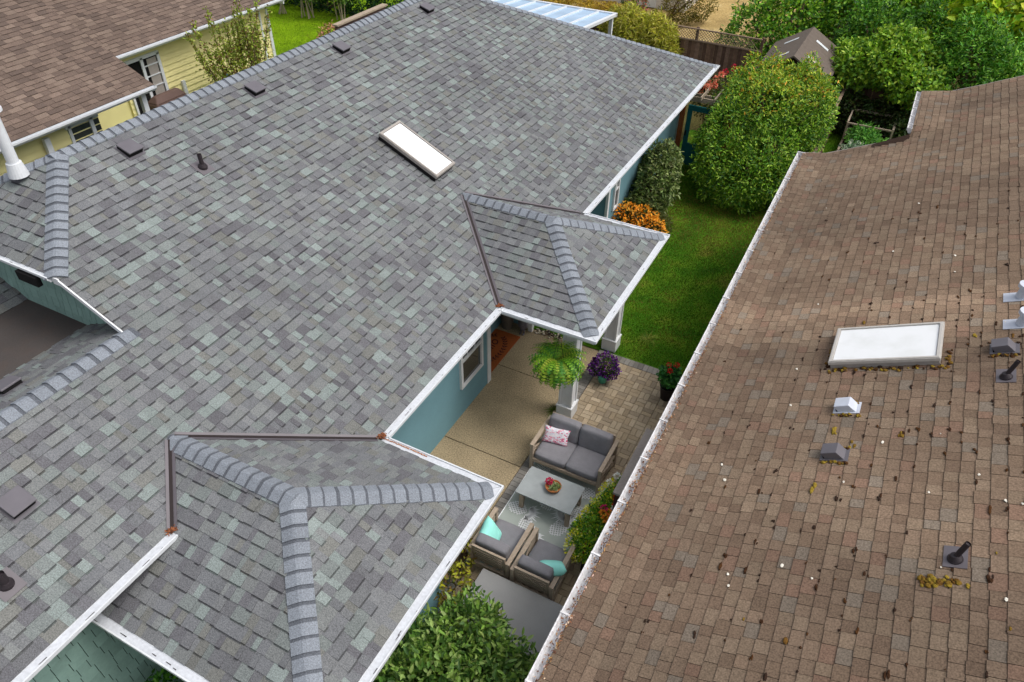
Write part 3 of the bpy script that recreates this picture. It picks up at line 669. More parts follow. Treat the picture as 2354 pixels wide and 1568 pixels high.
for i in range(40): q = random.uniform(.015, .035); a = 6.45+random.uniform(-.1, .25); b = -.08+random.gauss(0, .03); mb.blob((a, b, nz(a, b)+.012), (q, q, q*.5), 7, 5, random.choice(YL), jit=.25)
tagp(mb.build('moss', 'moss', nb, smooth=True), kind='stuff')
def box_vent(parent, x, y, mat):
    """sheet-metal hood: flange, tapered body with a dark open mouth facing down the slope"""
    ex = Vector((1, 0, SE_)).normalized(); nn = Vector((-SE_, 0, 1)).normalized(); O = Vector((x, y, nz(x, y))); P = lambda a, b, c: O+ex*a+Vector((0, b, 0))+nn*c
    mb = MB(); mb.hexa([P(-.15, -.11, .008), P(.16, -.11, .008), P(.16, .11, .008), P(-.15, .11, .008), P(-.15, -.11, .015), P(.16, -.11, .015), P(.16, .11, .015), P(-.15, .11, .015)], mi=0)
    mb.hexa([P(-.115, -.08, .015), P(-.10, -.08, .015), P(-.10, .08, .015), P(-.115, .08, .015), P(-.115, -.08, .07), P(-.10, -.08, .07), P(-.10, .08, .07), P(-.115, .08, .07)], mi=1)
    v = mb.build('roof_vent', [mat, 'black'], parent)
    mb = MB(); mb.hexa([P(-.09, -.09, .014), P(.12, -.09, .014), P(.12, .09, .014), P(-.09, .09, .014), P(-.13, -.09, .10), P(.05, -.09, .12), P(.05, .09, .12), P(-.13, .09, .10)])
    mb.build('hood', mat, v, bevel=.006)
box_vent(nb, 5.45, 2.50, 'galv'); box_vent(nb, 5.44, 1.62, 'vent'); box_vent(nb, 6.93, 3.66, 'vent')
def tall_pipe(parent, x, y, h, lean):
    O = Vector((x, y, nz(x, y))); nn = Vector((-SE_, 0, 1)).normalized(); mb = MB()
    ex = Vector((1, 0, SE_)).normalized(); P = lambda a, b, c: O+ex*a+Vector((0, b, 0))+nn*c
    mb.hexa([P(-.10, -.10, .008), P(.10, -.10, .008), P(.10, .16, .008), P(-.10, .16, .008), P(-.10, -.10, .017), P(.10, -.10, .017), P(.10, .16, .017), P(-.10, .16, .017)], mi=1)
    mb.cyl(O+nn*.01, O+nn*.03, .07, .068, 20); mb.cyl(O+nn*.03, O+nn*.075, .062, .036, 20); b = mb.build('pipe_boot', ['rubber', 'flash'], parent)
    mb = MB(); t = O+Vector(lean)*h; mb.cyl(O+nn*.04, t, .026, .026, 16, cap=False); mb.cyl(O+nn*.04, O.lerp(t, .95), .02, .02, 16); mb.build('pipe', 'rubber', b)
tall_pipe(nb, 6.95, 3.06, .26, (.1, .1, 1)); tall_pipe(nb, 6.60, .20, .26, (.05, .05, 1))
for y in (4.86, 4.20):
    x = 7.06; O = Vector((x, y, nz(x, y))); nn = Vector((-SE_, 0, 1)).normalized(); ex = Vector((1, 0, SE_)).normalized(); P = lambda a, b, c: O+ex*a+Vector((0, b, 0))+nn*c
    mb = MB(); mb.hexa([P(-.16, -.11, .008), P(.2, -.11, .008), P(.2, .11, .008), P(-.16, .11, .008), P(-.16, -.11, .016), P(.2, -.11, .016), P(.2, .11, .016), P(-.16, .11, .016)]); mb.cyl(P(.05, 0, 0), P(.05, 0, 0)+Vector((0, 0, .16)), .085, .07, 20)
    v = mb.build('chimney_flashing', 'galv', nb); mb = MB(); mb.cyl(P(.05, 0, 0)+Vector((0, 0, .15)), P(.05, 0, 0)+Vector((0, 0, .20)), .11, .11, 20); mb.build('rain_cap', 'galv', v)

# ================================================================== GROUND
def sheet(name, x0, x1, y0, y1, z, mat, lab=None):
    mb = MB(); mb.add([(x0, y0, z), (x1, y0, z), (x1, y1, z), (x0, y1, z)], [(0, 1, 2, 3)]); o = mb.build(name, mat); o['kind'] = 'structure'; return o
def ground_mat(name, cols, sc1, sc2):
    m = bpy.data.materials.new(name); m.use_nodes = True; t = m.node_tree; N = t.nodes; L = t.links; b = N['Principled BSDF']; b.inputs['Roughness'].default_value = .95; b.inputs['Specular IOR Level'].default_value = .1
    tc = N.new('ShaderNodeTexCoord'); n1 = N.new('ShaderNodeTexNoise'); n1.inputs['Scale'].default_value = sc1; n1.inputs['Detail'].default_value = 5; n2 = N.new('ShaderNodeTexNoise'); n2.inputs['Scale'].default_value = sc2; n2.inputs['Detail'].default_value = 4
    r = N.new('ShaderNodeValToRGB'); e = r.color_ramp.elements
    e[0].position = .3; e[0].color = (*cols[0], 1); e[1].position = .72; e[1].color = (*cols[-1], 1)
    for i, c in enumerate(cols[1:-1]): q = e.new(.3+.42*(i+1)/(len(cols)-1)); q.color = (*c, 1)
    mr = N.new('ShaderNodeMapRange'); mr.inputs[1].default_value = .25; mr.inputs[2].default_value = .75; mr.inputs[3].default_value = .7; mr.inputs[4].default_value = 1.3; vm = N.new('ShaderNodeVectorMath'); vm.operation = 'SCALE'
    L.new(tc.outputs['Object'], n1.inputs[0]); L.new(tc.outputs['Object'], n2.inputs[0]); L.new(n1.outputs[0], r.inputs[0]); L.new(n2.outputs[0], mr.inputs[0]); L.new(r.outputs[0], vm.inputs[0]); L.new(mr.outputs[0], vm.inputs['Scale']); L.new(vm.outputs[0], b.inputs['Base Color'])
    bu = N.new('ShaderNodeBump'); bu.inputs['Strength'].default_value = .8; bu.inputs['Distance'].default_value = .04; L.new(n2.outputs[0], bu.inputs['Height']); L.new(bu.outputs[0], b.inputs['Normal'])
    M[name] = m
ground_mat('lawn_turf', [lin(48, 88, 14), lin(66, 110, 18), lin(88, 122, 26), lin(116, 116, 44)], 1.3, 30)
ground_mat('far_turf', [lin(96, 128, 10), lin(112, 146, 12), lin(126, 158, 20)], 1.0, 25)
ground_mat('earth', [lin(60, 58, 30), lin(84, 78, 44), lin(96, 92, 50)], .5, 12)
ground_mat('straw', [lin(150, 128, 84), lin(172, 148, 98), lin(186, 166, 118)], 1.2, 12)
sheet('ground', -300, 300, -300, 300, -.06, 'earth')
sheet('lawn', -.7, 3.9, 6.1, 18, -.02, 'lawn_turf')
sheet('lawn', -26, -14.2, 8, 30, -.02, 'far_turf')
sheet('lawn', 3.0, 6, 14, 21, -.016, 'lawn_turf')
sheet('ground_dry_grass', -12, 2, 22.4, 40, -.02, 'straw')
# lawn blades
def blades(name, x0, x1, y0, y1, n, cols, h, label, dens=None):
    P = np.stack([RNG.uniform(x0, x1, n), RNG.uniform(y0, y1, n), np.full(n, -.02)], 1)
    nz_ = np.sin(P[:, 0]*2.1+P[:, 1]*1.3)+np.sin(P[:, 0]*4.3-P[:, 1]*2.9+1)+.8*np.sin(P[:, 1]*6.1+P[:, 0]*3)
    c = palette(n, cols, .16); dry = (nz_ > 1.0) & (RNG.uniform(0, 1, n) < .35)
    dry |= RNG.uniform(0, 1, n) < .07
    if dens is not None: dry |= dens(P) > RNG.uniform(0, 1, n)
    c *= (1+.26*np.sin(P[:, 0]*3.1+1.2*np.sin(P[:, 1]*1.9))*np.sin(P[:, 1]*2.3+.8*np.sin(P[:, 0]*2.7)))[:, None]; c[dry] = palette(int(dry.sum()), [lin(134, 112, 52), lin(150, 120, 70), lin(112, 98, 40)], .15)
    D = np.stack([RNG.normal(0, .45, n), RNG.normal(0, .45, n), np.ones(n)], 1)
    V0 = P; S = norm(np.cross(D, RNG.normal(size=(n, 3)))); hh = (h*RNG.uniform(.5, 1.2, n))[:, None]
    V = np.stack([V0-S*.006, V0+S*.006, V0+norm(D)*hh], 1).reshape(-1, 3)
    o = np_mesh(name, V, np.arange(n*3), 3, c, 'grass'); tagp(o, label, 'grass', kind='stuff')
def dry_near_hedge(P): return np.clip(1.2-np.abs(P[:, 1]-12.3)/1.6, 0, .8)*np.where(P[:, 0] > .2, 1, .6)+np.clip(.5-((P[:, 0]-3.0)**2/.5+(P[:, 1]-9.8)**2/1.2), 0, .5)+np.clip(.45-((P[:, 0]-1.9)**2/.3+(P[:, 1]-7.1)**2/.25), 0, .4)
blades('grass', -.6, 3.8, 6.15, 15.5, 95000, [lin(60, 104, 14), lin(80, 124, 20), lin(104, 138, 34), lin(46, 84, 16)], .045, 'green side lawn with drier patches between the two houses', dry_near_hedge)
blades('grass', -22, -14.4, 12, 26, 50000, [lin(110, 146, 10), lin(126, 160, 20), lin(96, 130, 10)], .06, 'bright green lawn beyond the yellow house')

# patio: exposed aggregate slabs + basket-weave pavers
mb = MB()
mb.box(-1.35, .95, 2.45, 4.66, -.05, .0); mb.box(-1.35, .95, 4.675, 6.05, -.05, .0); mb.box(-1.35, .95, -.5, 2.435, -.05, .0)
o = mb.build('patio_concrete', 'concrete', bevel=.006); o['kind'] = 'structure'
mb = MB(); jb = lambda x, y, w, d, c: mb.box(x+.004, x+w-.004, y+.004, y+d-.004, -.05, .001+random.uniform(0, .003), (lambda g: tuple(v*g for v in c))(random.gauss(1, .07)))
TAN = [lin(182, 164, 138), lin(172, 154, 128), lin(188, 171, 146), lin(164, 148, 126)]; GR = [lin(134, 130, 124), lin(144, 140, 134), lin(124, 120, 115)]
bx0, by0 = 1.17, -.9
nx, ny = 13, 34
for i in range(nx):
    for j in range(ny):
        x, y = bx0+i*.2, by0+j*.2
        if y > 5.8: continue
        if (i+j) % 2: jb(x, y, .1, .2, random.choice(TAN)); jb(x+.1, y, .1, .2, random.choice(TAN))
        else: jb(x, y, .2, .1, random.choice(TAN)); jb(x, y+.1, .2, .1, random.choice(TAN))
for j in range(68):
    y = -.9+j*.1
    if y < 6.0: jb(.96, y, .2, .1, random.choice(GR))
for i in range(27): jb(.96+i*.1, 5.905, .1, .2, random.choice(GR))
o = mb.build('patio_pavers', 'paver'); o['kind'] = 'structure'
sheet('patio_bedding', .95, 3.9, -1, 6.1, -.045, 'joint')
sheet('garden_bed', -.65, .25, 9.5, 13.2, -.012, 'soil')

# ================================================================== PATIO FURNITURE
def cushion(mb, c, s, rot=None, mi=0, pw=.35, n=20, k=10, col=(.5,)*3): mb.blob(c, (s[0]/2, s[1]/2, s[2]/2), n, k, col, mi, 0, pw, rot)
def soft_box(name, x0, x1, y0, y1, z0, z1, mat, parent, r=.03, rotx=0, crown=.02):
    """puffed cushion: subdivided box with domed faces"""
    n = 8; cx, cy, cz = (x0+x1)/2, (y0+y1)/2, (z0+z1)/2; hx, hy, hz = (x1-x0)/2, (y1-y0)/2, (z1-z0)/2
    mb = MB(); P = {}
    def add(u, v, w):
        k = (round(u*n), round(v*n), round(w*n))
        if k not in P:
            bx = (1-v*v)*(1-w*w); by = (1-u*u)*(1-w*w); bz = (1-u*u)*(1-v*v)
            x = u*(hx+crown*bx*.6); y = v*(hy+crown*by*.6); z = w*(hz+crown*bz)
            e = (abs(u)**6+abs(v)**6+abs(w)**6); 
            if e > 1.05: f = 1-r*.6*(e-1)/max(hx, hy, hz)*.5; x *= f; y *= f; z *= f
            p = Vector((x, y, z)); p.rotate(Matrix.Rotation(rotx, 3, 'X')); P[k] = len(mb.v); mb.v.append(tuple(p+Vector((cx, cy, cz))))
        return P[k]
    g = [-1+2*i/n for i in range(n+1)]
    for a in range(n):
        for b in range(n):
            for s in (-1, 1):
                for q in (lambda i, j: (i, j, s), lambda i, j: (i, s, j), lambda i, j: (s, i, j)):
                    f = [add(*q(g[a], g[b])), add(*q(g[a+1], g[b])), add(*q(g[a+1], g[b+1])), add(*q(g[a], g[b+1]))]; mb.f.append(tuple(f)); mb.c.append((.5,)*3); mb.m.append(0)
    o = mb.build(name, mat, parent, smooth=True, local=True)
    bm_ = o.data; import bmesh; bb = bmesh.new(); bb.from_mesh(bm_); bmesh.ops.recalc_face_normals(bb, faces=bb.faces); bb.to_mesh(bm_); bb.free()
    return o
def seat_set(name, w, d, nseat, label, cat, loc, rz, group=None, back=True):
    """wood-framed outdoor seat facing local -Y: arms, legs, slatted back, rails, cushions"""
    t = thing(name, loc, label, cat, group, rz); A = .62; tw = .07
    for s in (-1, 1):
        x = s*(w/2-tw/2)
        mb = MB(); mb.box(x-tw/2, x+tw/2, -d/2, d/2, A-.035, A); mb.build('armrest', 'woodlt', t, local=True, bevel=.005)
        for y in (-d/2+.03, d/2-.03):
            mb = MB(); mb.box(x-.03, x+.03, y-.03, y+.03, 0, A-.035); mb.build('leg', 'woodlt', t, local=True, bevel=.004)
        mb = MB(); mb.bar((x, d/2-.06, .06), (x, -d/2+.05, .40), .03, .045); mb.box(x-.015, x+.015, -d/2+.05, d/2-.05, .25, .30); mb.bar((x, d/2-.06, .12), (x, -d/2+.05, .48), .03, .03)
        mb.build('side_brace', 'woodlt', t, local=True)
    mb = MB(); mb.box(-w/2+tw, w/2-tw, -d/2, -d/2+.04, .22, .29); mb.box(-w/2+tw, w/2-tw, d/2-.06, d/2-.02, .2, .27)
    for i in range(int(w/.14)): x = -w/2+.12+i*.14; mb.box(x, x+.06, -d/2+.04, d/2-.06, .245, .265)
    mb.build('seat_frame', 'woodlt', t, local=True)
    mb = MB(); mb.bar((-w/2+tw, d/2-.01, .70), (w/2-tw, d/2-.01, .70), .035, .045)
    for k in range(5): z = .34+k*.065; mb.bar((-w/2+tw, d/2-.06+k*.01, z), (w/2-tw, d/2-.06+k*.01, z), .018, .03)
    for x in (-w/2+tw+.02, w/2-tw-.02): mb.bar((x, d/2-.08, .24), (x, d/2-.01, .70), .035, .035)
    mb.build('back_frame', 'woodlt', t, local=True)
    cw = (w-2*tw-.02)/nseat
    for i in range(nseat):
        xa = -w/2+tw+.01+i*cw
        soft_box('seat_cushion', xa+.004, xa+cw-.004, -d/2+.02, d/2-.14, .29, .42, 'cush', t, rotx=0)
        soft_box('back_cushion', xa+.01, xa+cw-.01, d/2-.24, d/2-.08, .40, .80, 'cush', t, rotx=-.16)
    return t
love = seat_set('loveseat', 1.33, .80, 2, 'two-seat outdoor sofa with charcoal cushions and pale wood frame facing the coffee table', 'loveseat', (1.76, 2.88, .012), 0)
chA = seat_set('armchair', .70, .84, 1, 'left wood-framed armchair with charcoal cushions, half under the white roof gutter', 'armchair', (1.55, .62, .012), math.pi, 'outdoor armchairs across from the loveseat')
chB = copy_tree(chA); chB.location = (2.28, .58, .012); chB['label'] = 'right wood-framed armchair with charcoal cushions beside the flower planter'
def pillow(name, loc, s, rot, mat, label, cmap=None):
    n = 16; mb = MB(); R = rot.to_matrix() if hasattr(rot, 'to_matrix') else rot
    for sd_ in (1, -1):
        for i in range(n):
            for j in range(n):
                q = []
                for a, b in ((i, j), (i+1, j), (i+1, j+1), (i, j+1)):
                    u, v = -1+2*a/n, -1+2*b/n; h = max(0, (1-u**4)*(1-v**4))**.5; k = 1-.10*(1-abs(u))*(abs(v)**3); k2 = 1-.10*(1-abs(v))*(abs(u)**3)
                    q.append(Vector(loc)+R @ Vector((u*s[0]/2*k2, v*s[1]/2*k, sd_*h*s[2]/2)))
                if sd_ < 0: q = q[::-1]
                c = cmap((i+.5)/n, (j+.5)/n) if cmap else (.5,)*3
                mb.add(q, [(0, 1, 2, 3)], c)
    import bmesh
    o = mb.build(name, mat, None, smooth=True); bb = bmesh.new(); bb.from_mesh(o.data); bmesh.ops.remove_doubles(bb, verts=bb.verts, dist=1e-5); bb.to_mesh(o.data); bb.free(); o.data.shade_smooth()
    tagp(o, label, 'pillow'); return o
from mathutils import Euler
def pinkmap(u, v):
    f = random.random(); e = max(0, (.55-v)/.55)
    if f < .25+.5*e: return random.choice([lin(226, 140, 165), lin(236, 180, 196), lin(214, 110, 144)])
    return random.choice([lin(232, 228, 236), lin(224, 222, 234), lin(240, 232, 236)])
pillow('pillow', (1.39, 2.93, .56), (.46, .30, .12), Euler((math.radians(58), 0, math.radians(8))), 'pink', 'white pillow with pink watercolour pattern leaning at the left of the loveseat', pinkmap)
pillow('pillow', (1.38, .56, .58), (.44, .42, .19), Euler((math.radians(60), 0, math.radians(100))), 'aqua', 'aqua pillow in the left armchair partly hidden by the roof gutter')
pillow('pillow', (2.45, .48, .60), (.44, .42, .20), Euler((math.radians(48), 0, math.radians(205))), 'aqua', 'aqua pillow leaning in the right armchair')
# coffee table
ct = thing('coffee_table', (1.77, 1.93, 0), 'low rectangular coffee table with grey stone-look top and pale wood legs', 'coffee table')
mb = MB(); mb.box(1.27, 2.26, 1.61, 2.23, .395, .42); mb.build('tabletop', 'tabletop', ct, bevel=.004)
for x in (1.36, 2.19):
    for y, dy in ((1.68, .12), (2.16, -.12)):
        mb = MB(); mb.box(x-.035, x+.035, y-.03, y+.03, .012, .394); mb.bar((x, y, .03+.0), (x, y+dy*1.6, .37), .05, .03); mb.build('leg', 'woodlt', ct)
mb = MB(); mb.box(1.34, 2.21, 1.9, 1.94, .35, .394); mb.build('stretcher', 'woodlt', ct)
# bowl planter with succulents
bw = thing('bowl_planter', (1.80, 1.95, .42), 'shallow terracotta bowl of succulents and red flowers on the coffee table', 'planter')
mb = MB(); mb.lathe((1.80, 1.95, .42), [(0, .002), (.07, .002), (.125, .05), (.135, .085), (.122, .085), (.115, .07), (0, .068)], 24); mb.build('bowl', 'terra', bw, smooth=False)
def rosette(P_, N_, R_, cols, name, parent, off, L=.03, W=.02, k=14, var=.1):
    Pp = []; Dd = []; Nn = []
    for (x, y, z), r in zip(P_, R_):
        for i in range(k):
            a = i*2.4; q = .3+.7*i/k; Pp.append((x+math.cos(a)*r*.006, y+math.sin(a)*r*.006, z)); Dd.append((math.cos(a)*q, math.sin(a)*q, 1.1-q)); Nn.append((-math.cos(a)*.4, -math.sin(a)*.4, 1))
    n = len(Pp); return leaves(name, np.array(Pp), np.array(Dd), np.array(Nn), L*np.repeat(R_, k), W*np.repeat(R_, k), palette(n, cols, var), parent, off, droop=-.1)
pts = [(1.80+math.cos(a)*r, 1.95+math.sin(a)*r, .49) for a, r in ((0, 0), (1, .06), (2.2, .07), (3.4, .05), (4.6, .07), (5.6, .075), (.3, .09), (5.0, .03))]
rosette(pts, None, np.array([1.5]*8), [lin(150, 170, 110), lin(176, 184, 140), lin(120, 140, 84)], 'succulents', bw, (1.80, 1.95, .42))
P, O = crown_pts([(1.71, 1.98, .54, .06, .055, .045)], 170, (.5, 1)); leaves('red_flowers', P, O, O+np.array([0, 0, 1.]), .022, .02, palette(170, [lin(206, 30, 84), lin(226, 60, 110), lin(170, 26, 60)], .12), bw, (1.80, 1.95, .42), mat='petal')
# rug with pineapple pattern
rug = MB(); rug.box(1.12, 2.52, .40, 2.78, .0035, .012)
RZ = .0142
def rpoly(pts): rug.add([(x, y, RZ) for x, y in pts], [tuple(range(len(pts)))], mi=1)
def inrug(x, y): return 1.13 < x < 2.51 and .42 < y < 2.77
def pineapple(cx, cy, ang, s=1.0, flip=1):
    ca, sa = math.cos(ang), math.sin(ang); T = lambda u, v: (cx+(u*ca-v*sa)*s, cy+(u*sa+v*ca)*s)
    rx, ry = .13, .18
    for d in (-1, 1):       # crossed lattice clipped to the body
        for k in range(-7, 8):
            off = k*.036; seg = []
            for i in range(41):
                t = -.26+.52*i/40; u = t*.72+off*.8; v = (t*.72-off*.8)*d
                seg.append((u, v, (u/rx)**2+(v/ry)**2 < 1))
            run = []
            for u, v, ok in seg+[(0, 0, False)]:
                if ok: run.append((u, v))
                else:
                    if len(run) > 1:
                        a, b = run[0], run[-1]; L_ = math.hypot(b[0]-a[0], b[1]-a[1]); nx_, ny_ = -(b[1]-a[1])/L_*.008, (b[0]-a[0])/L_*.008
                        p = [T(a[0]+nx_, a[1]+ny_), T(a[0]-nx_, a[1]-ny_), T(b[0]-nx_, b[1]-ny_), T(b[0]+nx_, b[1]+ny_)]
                        if all(inrug(*q) for q in p): rpoly(p)
                    run = []
    for i in range(15):     # crown leaves
        a = math.radians(-70+140*i/14); L_ = (.13+.12*math.cos(a))*(1 if i % 2 else .78); bx, by = .05*math.sin(a), .17+.02*math.cos(a)
        dx, dy = math.sin(a)*L_, math.cos(a)*L_; px, py = -dy/L_*.019, dx/L_*.019
        p = [T(bx, by), T(bx+dx*.45+px, by+dy*.45+py), T(bx+dx, by+dy), T(bx+dx*.45-px, by+dy*.45-py)]
        if all(inrug(*q) for q in p): rpoly(p)
for (x, y, a) in ((1.32, 2.62, .4), (1.78, 2.40, -2.2), (2.20, 2.44, -1.2), (2.56, 2.2, 2.7), (1.32, 1.62, -1.6), (1.62, 1.36, -2.3), (2.10, 1.56, -.5), (2.52, 1.48, .4), (2.3, 1.12, -1.4), (1.34, 1.10, 2.5), (1.5, .70, .4), (2.0, .62, -2.3), (2.42, .62, .3), (1.7, 1.95, .8), (2.2, 2.0, 2.4), (1.4, .36, 1.2), (2.25, .36, -1.2)): pineapple(x, y, a)
for a, b in (((1.12, .40), (1.135, 2.78)), ((2.505, .40), (2.52, 2.78))): rug.add([(a[0], a[1], RZ-.001), (b[0], a[1], RZ-.001), (b[0], b[1], RZ-.001), (a[0], b[1], RZ-.001)], [(0, 1, 2, 3)], mi=1)
o = rug.build('rug', ['rug', 'rugw']); tagp(o, 'grey-green outdoor rug with white pineapple pattern under the seating', 'rug')
# planter trough with flowers
pt = thing('planter_box', (2.90, 1.72, 0), 'long black planter trough with terracotta rim and trailing yellow and red flowers beside the armchair', 'planter')
mb = MB(); mb.box(2.72, 3.02, 1.02, 2.42, 0, .52); mb.build('trough', 'blackpot', pt, bevel=.01)
mb = MB()
for q in ((2.69, 3.05, .99, 1.05), (2.69, 3.05, 2.39, 2.45), (2.69, 2.74, 1.05, 2.39), (3.00, 3.05, 1.05, 2.39)): mb.box(*q, .50, .56)
mb.build('rim', 'terra', pt)
mb = MB(); mb.box(2.74, 3.0, 1.05, 2.39, .5, .535); mb.build('soil', 'soil', pt)
lob = [(2.74, 1.10, .54, .24, .22, .22), (2.68, 1.36, .58, .26, .24, .24), (2.76, 1.70, .64, .23, .26, .24), (2.80, 2.02, .66, .18, .22, .22), (2.86, 2.30, .70, .12, .15, .22)]
foliage('foliage', lob, 7500, .05, .024, [lin(92, 150, 34), lin(124, 176, 40), lin(164, 192, 40), lin(62, 116, 38)], pt, (2.90, 1.72, 0), .15, shell=(.55, 1.02), zmin=.25)
P, O = crown_pts([(2.64, 1.15, .52, .20, .28, .22), (2.64, 1.55, .58, .18, .34, .24), (2.72, 2.0, .64, .16, .3, .24)], 1500, (.95, 1.12), zmin=.25)
leaves('yellow_flowers', P, O, O+RNG.normal(0, .4, (1500, 3)), .034, .030, palette(1500, [lin(236, 230, 70), lin(246, 242, 150), lin(220, 214, 50)], .1), pt, (2.90, 1.72, 0), mat='petal')['kind'] = 'stuff'
for nm, cl, spots in (('red_flowers', [lin(214, 70, 30), lin(196, 50, 24)], ((2.82, 2.12, .86), (2.88, 1.92, .86), (2.92, 1.78, .86))), ('orange_flowers', [lin(238, 176, 50), lin(240, 140, 60)], ((2.86, 1.62, .86), (2.87, 1.48, .86), (2.80, 1.56, .87))), ('pink_flowers', [lin(222, 50, 120)], ((2.78, 1.64, .88),)), ('white_flowers', [lin(232, 232, 224)], ((2.72, 2.34, .86), (2.66, 2.2, .82), (2.93, 1.72, .88)))):
    P, O = crown_pts([(*s_p, .05, .05, .03) for s_p in spots], 60*len(spots), (.5, 1)); leaves(nm, P, O, O+np.array([0, 0, 1.]), .028, .026, palette(len(P), cl, .1), pt, (2.90, 1.72, 0), mat='petal')
# privacy screen
ps = thing('privacy_screen', (3.06, 2.0, 0), 'wooden privacy screen with wide grey cap board and amber cedar slats beside the brown-roofed house', 'screen')
mb = MB(); mb.box(2.96, 3.11, 1.33, 2.76, 1.66, 1.70); mb.build('cap_board', 'greycap', ps, bevel=.004)
for y in (1.38, 2.71): mb = MB(); mb.box(2.99, 3.08, y-.045, y+.045, 0, 1.66); mb.build('post', 'brownwood', ps)
mb = MB()
for k in range(11): mb.box(3.045, 3.07, 1.43, 2.66, .12+k*.14, .24+k*.14)
mb.build('slat_panel', 'cedar', ps)
# storage box with grey lid
sb = thing('storage_box', (2.35, -.35, 0), 'low grey storage box with a flat lid behind the armchairs', 'storage box')
mb = MB(); mb.box(1.56, 3.15, -.75, .06, 0, .40); mb.build('box_body', 'greylid', sb, bevel=.01)
mb = MB(); mb.box(1.52, 3.19, -.79, .10, .405, .45); mb.build('lid', 'greylid', sb, bevel=.012)

# ================================================================== PORCH
mat_ = MB(); mat_.box(-1.55, -.70, 4.35, 5.66, .003, .018)
def mk(p): mat_.add([(x, y, .0205) for x, y in p], [tuple(range(len(p)))], mi=1)
tc_ = bpy.data.curves.new('t', 'FONT'); tc_.body = 'hello'; tc_.size = .33; tc_.shear = .2; tc_.align_x = 'CENTER'
to = bpy.data.objects.new('t', tc_); sc.collection.objects.link(to); bpy.context.view_layer.update()
tm = bpy.data.meshes.new_from_object(to.evaluated_get(bpy.context.evaluated_depsgraph_get())); bpy.data.objects.remove(to)
V = [v.co.copy() for v in tm.vertices]
mat_.add([(-1.02-v.y, 5.0+v.x, .0207) for v in V], [tuple(p.vertices) for p in tm.polygons], mi=1); bpy.data.meshes.remove(tm)
for side in (1, -1):
    for i in range(13):   # laurel wreath arcs around the word
        t = -1.15+2.3*i/12; x = -1.10+side*.28*math.cos(t); y = 5.0+.48*math.sin(t); tx, ty = -side*.28*math.sin(t), .48*math.cos(t); l = math.hypot(tx, ty); tx /= l; ty /= l
        for s in (-1, 1):
            a = math.atan2(ty, tx)+s*.75; dx, dy = math.cos(a)*.085, math.sin(a)*.085; px, py = -dy*.22, dx*.22
            mk([(x, y), (x+dx*.5+px, y+dy*.5+py), (x+dx, y+dy), (x+dx*.5-px, y+dy*.5-py)])
        mk([(x-tx*.05-ty*.004, y-ty*.05+tx*.004), (x+tx*.05-ty*.004, y+ty*.05+tx*.004), (x+tx*.05+ty*.004, y+ty*.05-tx*.004), (x-tx*.05+ty*.004, y-ty*.05-tx*.004)])
o = mat_.build('doormat', ['coir', 'ink']); tagp(o, 'orange coir doormat printed with hello inside a dark laurel wreath', 'doormat')
mb = MB(); c = (-1.12, 5.86, 0); o = thing('tall_planter', c, 'tall grey stone planter pot in the shaded porch corner behind the doormat', 'planter')
mb.lathe(c, [(0, .0), (.12, .0), (.145, .3), (.155, .62), (.175, .64), (.175, .68), (.14, .68), (.135, .6), (0, .59)], 24); mb.build('pot', 'stonepot', o, smooth=False)
mb = MB(); mb.lathe(c, [(0, .61), (.134, .61)], 20); mb.build('soil', 'soil', o)
# owl-like stone garden figure: tapered body, head, beak, feet
st = thing('garden_statue', (-.72, 5.80, 0), 'dark grey stone bird figure standing on the porch beside the doormat', 'statue')
mb = MB(); c = Vector((-.72, 5.80, 0)); mb.blob(c+Vector((0, 0, .26)), (.085, .07, .17), 14, 10, pw=.9); mb.blob(c+Vector((.01, -.02, .46)), (.06, .06, .065), 14, 9); mb.cyl(c+Vector((.01, -.07, .46)), c+Vector((.015, -.14, .44)), .02, .004, 8); mb.blob(c+Vector((-.02, .07, .16)), (.05, .06, .11), 10, 7)
for s in (-1, 1): mb.cyl(c+Vector((s*.035, 0, .02)), c+Vector((s*.035, 0, .14)), .018, .022, 8); mb.blob(c+Vector((s*.035, -.03, .015)), (.025, .045, .015), 8, 5); mb.blob(c+Vector((s*.08, .01, .27)), (.025, .06, .12), 8, 6)
mb.build('figure', 'statue', st, smooth=True)
wp = MB(); wp.box(-.66, -.56, 5.93, 6.02, .0, .55); wp.box(-.67, -.55, 5.92, 6.03, .52, .56); o = wp.build('lantern_box', 'trim', bevel=.006); tagp(o, 'small white wooden pillar standing on the porch beside the stone bird figure', 'pillar')
# pebble and shell heap along the porch edge
mb = MB()
for i in range(130):
    t = random.random(); x = -.48+t*.55+random.gauss(0, .04); y = 6.03+random.gauss(0, .05); q = random.uniform(.014, .034); mb.blob((x, y, q*.6), (q, q*random.uniform(.6, 1), q*.7), 7, 5, random.choice([lin(176, 166, 142), lin(90, 74, 60), lin(140, 124, 100), lin(210, 200, 184), lin(60, 50, 46)]), jit=.1)
o = mb.build('pebbles', 'moss', smooth=True); tagp(o, 'heap of tan and dark pebbles and shells on the porch edge under the white gutter', 'pebbles', kind='stuff')

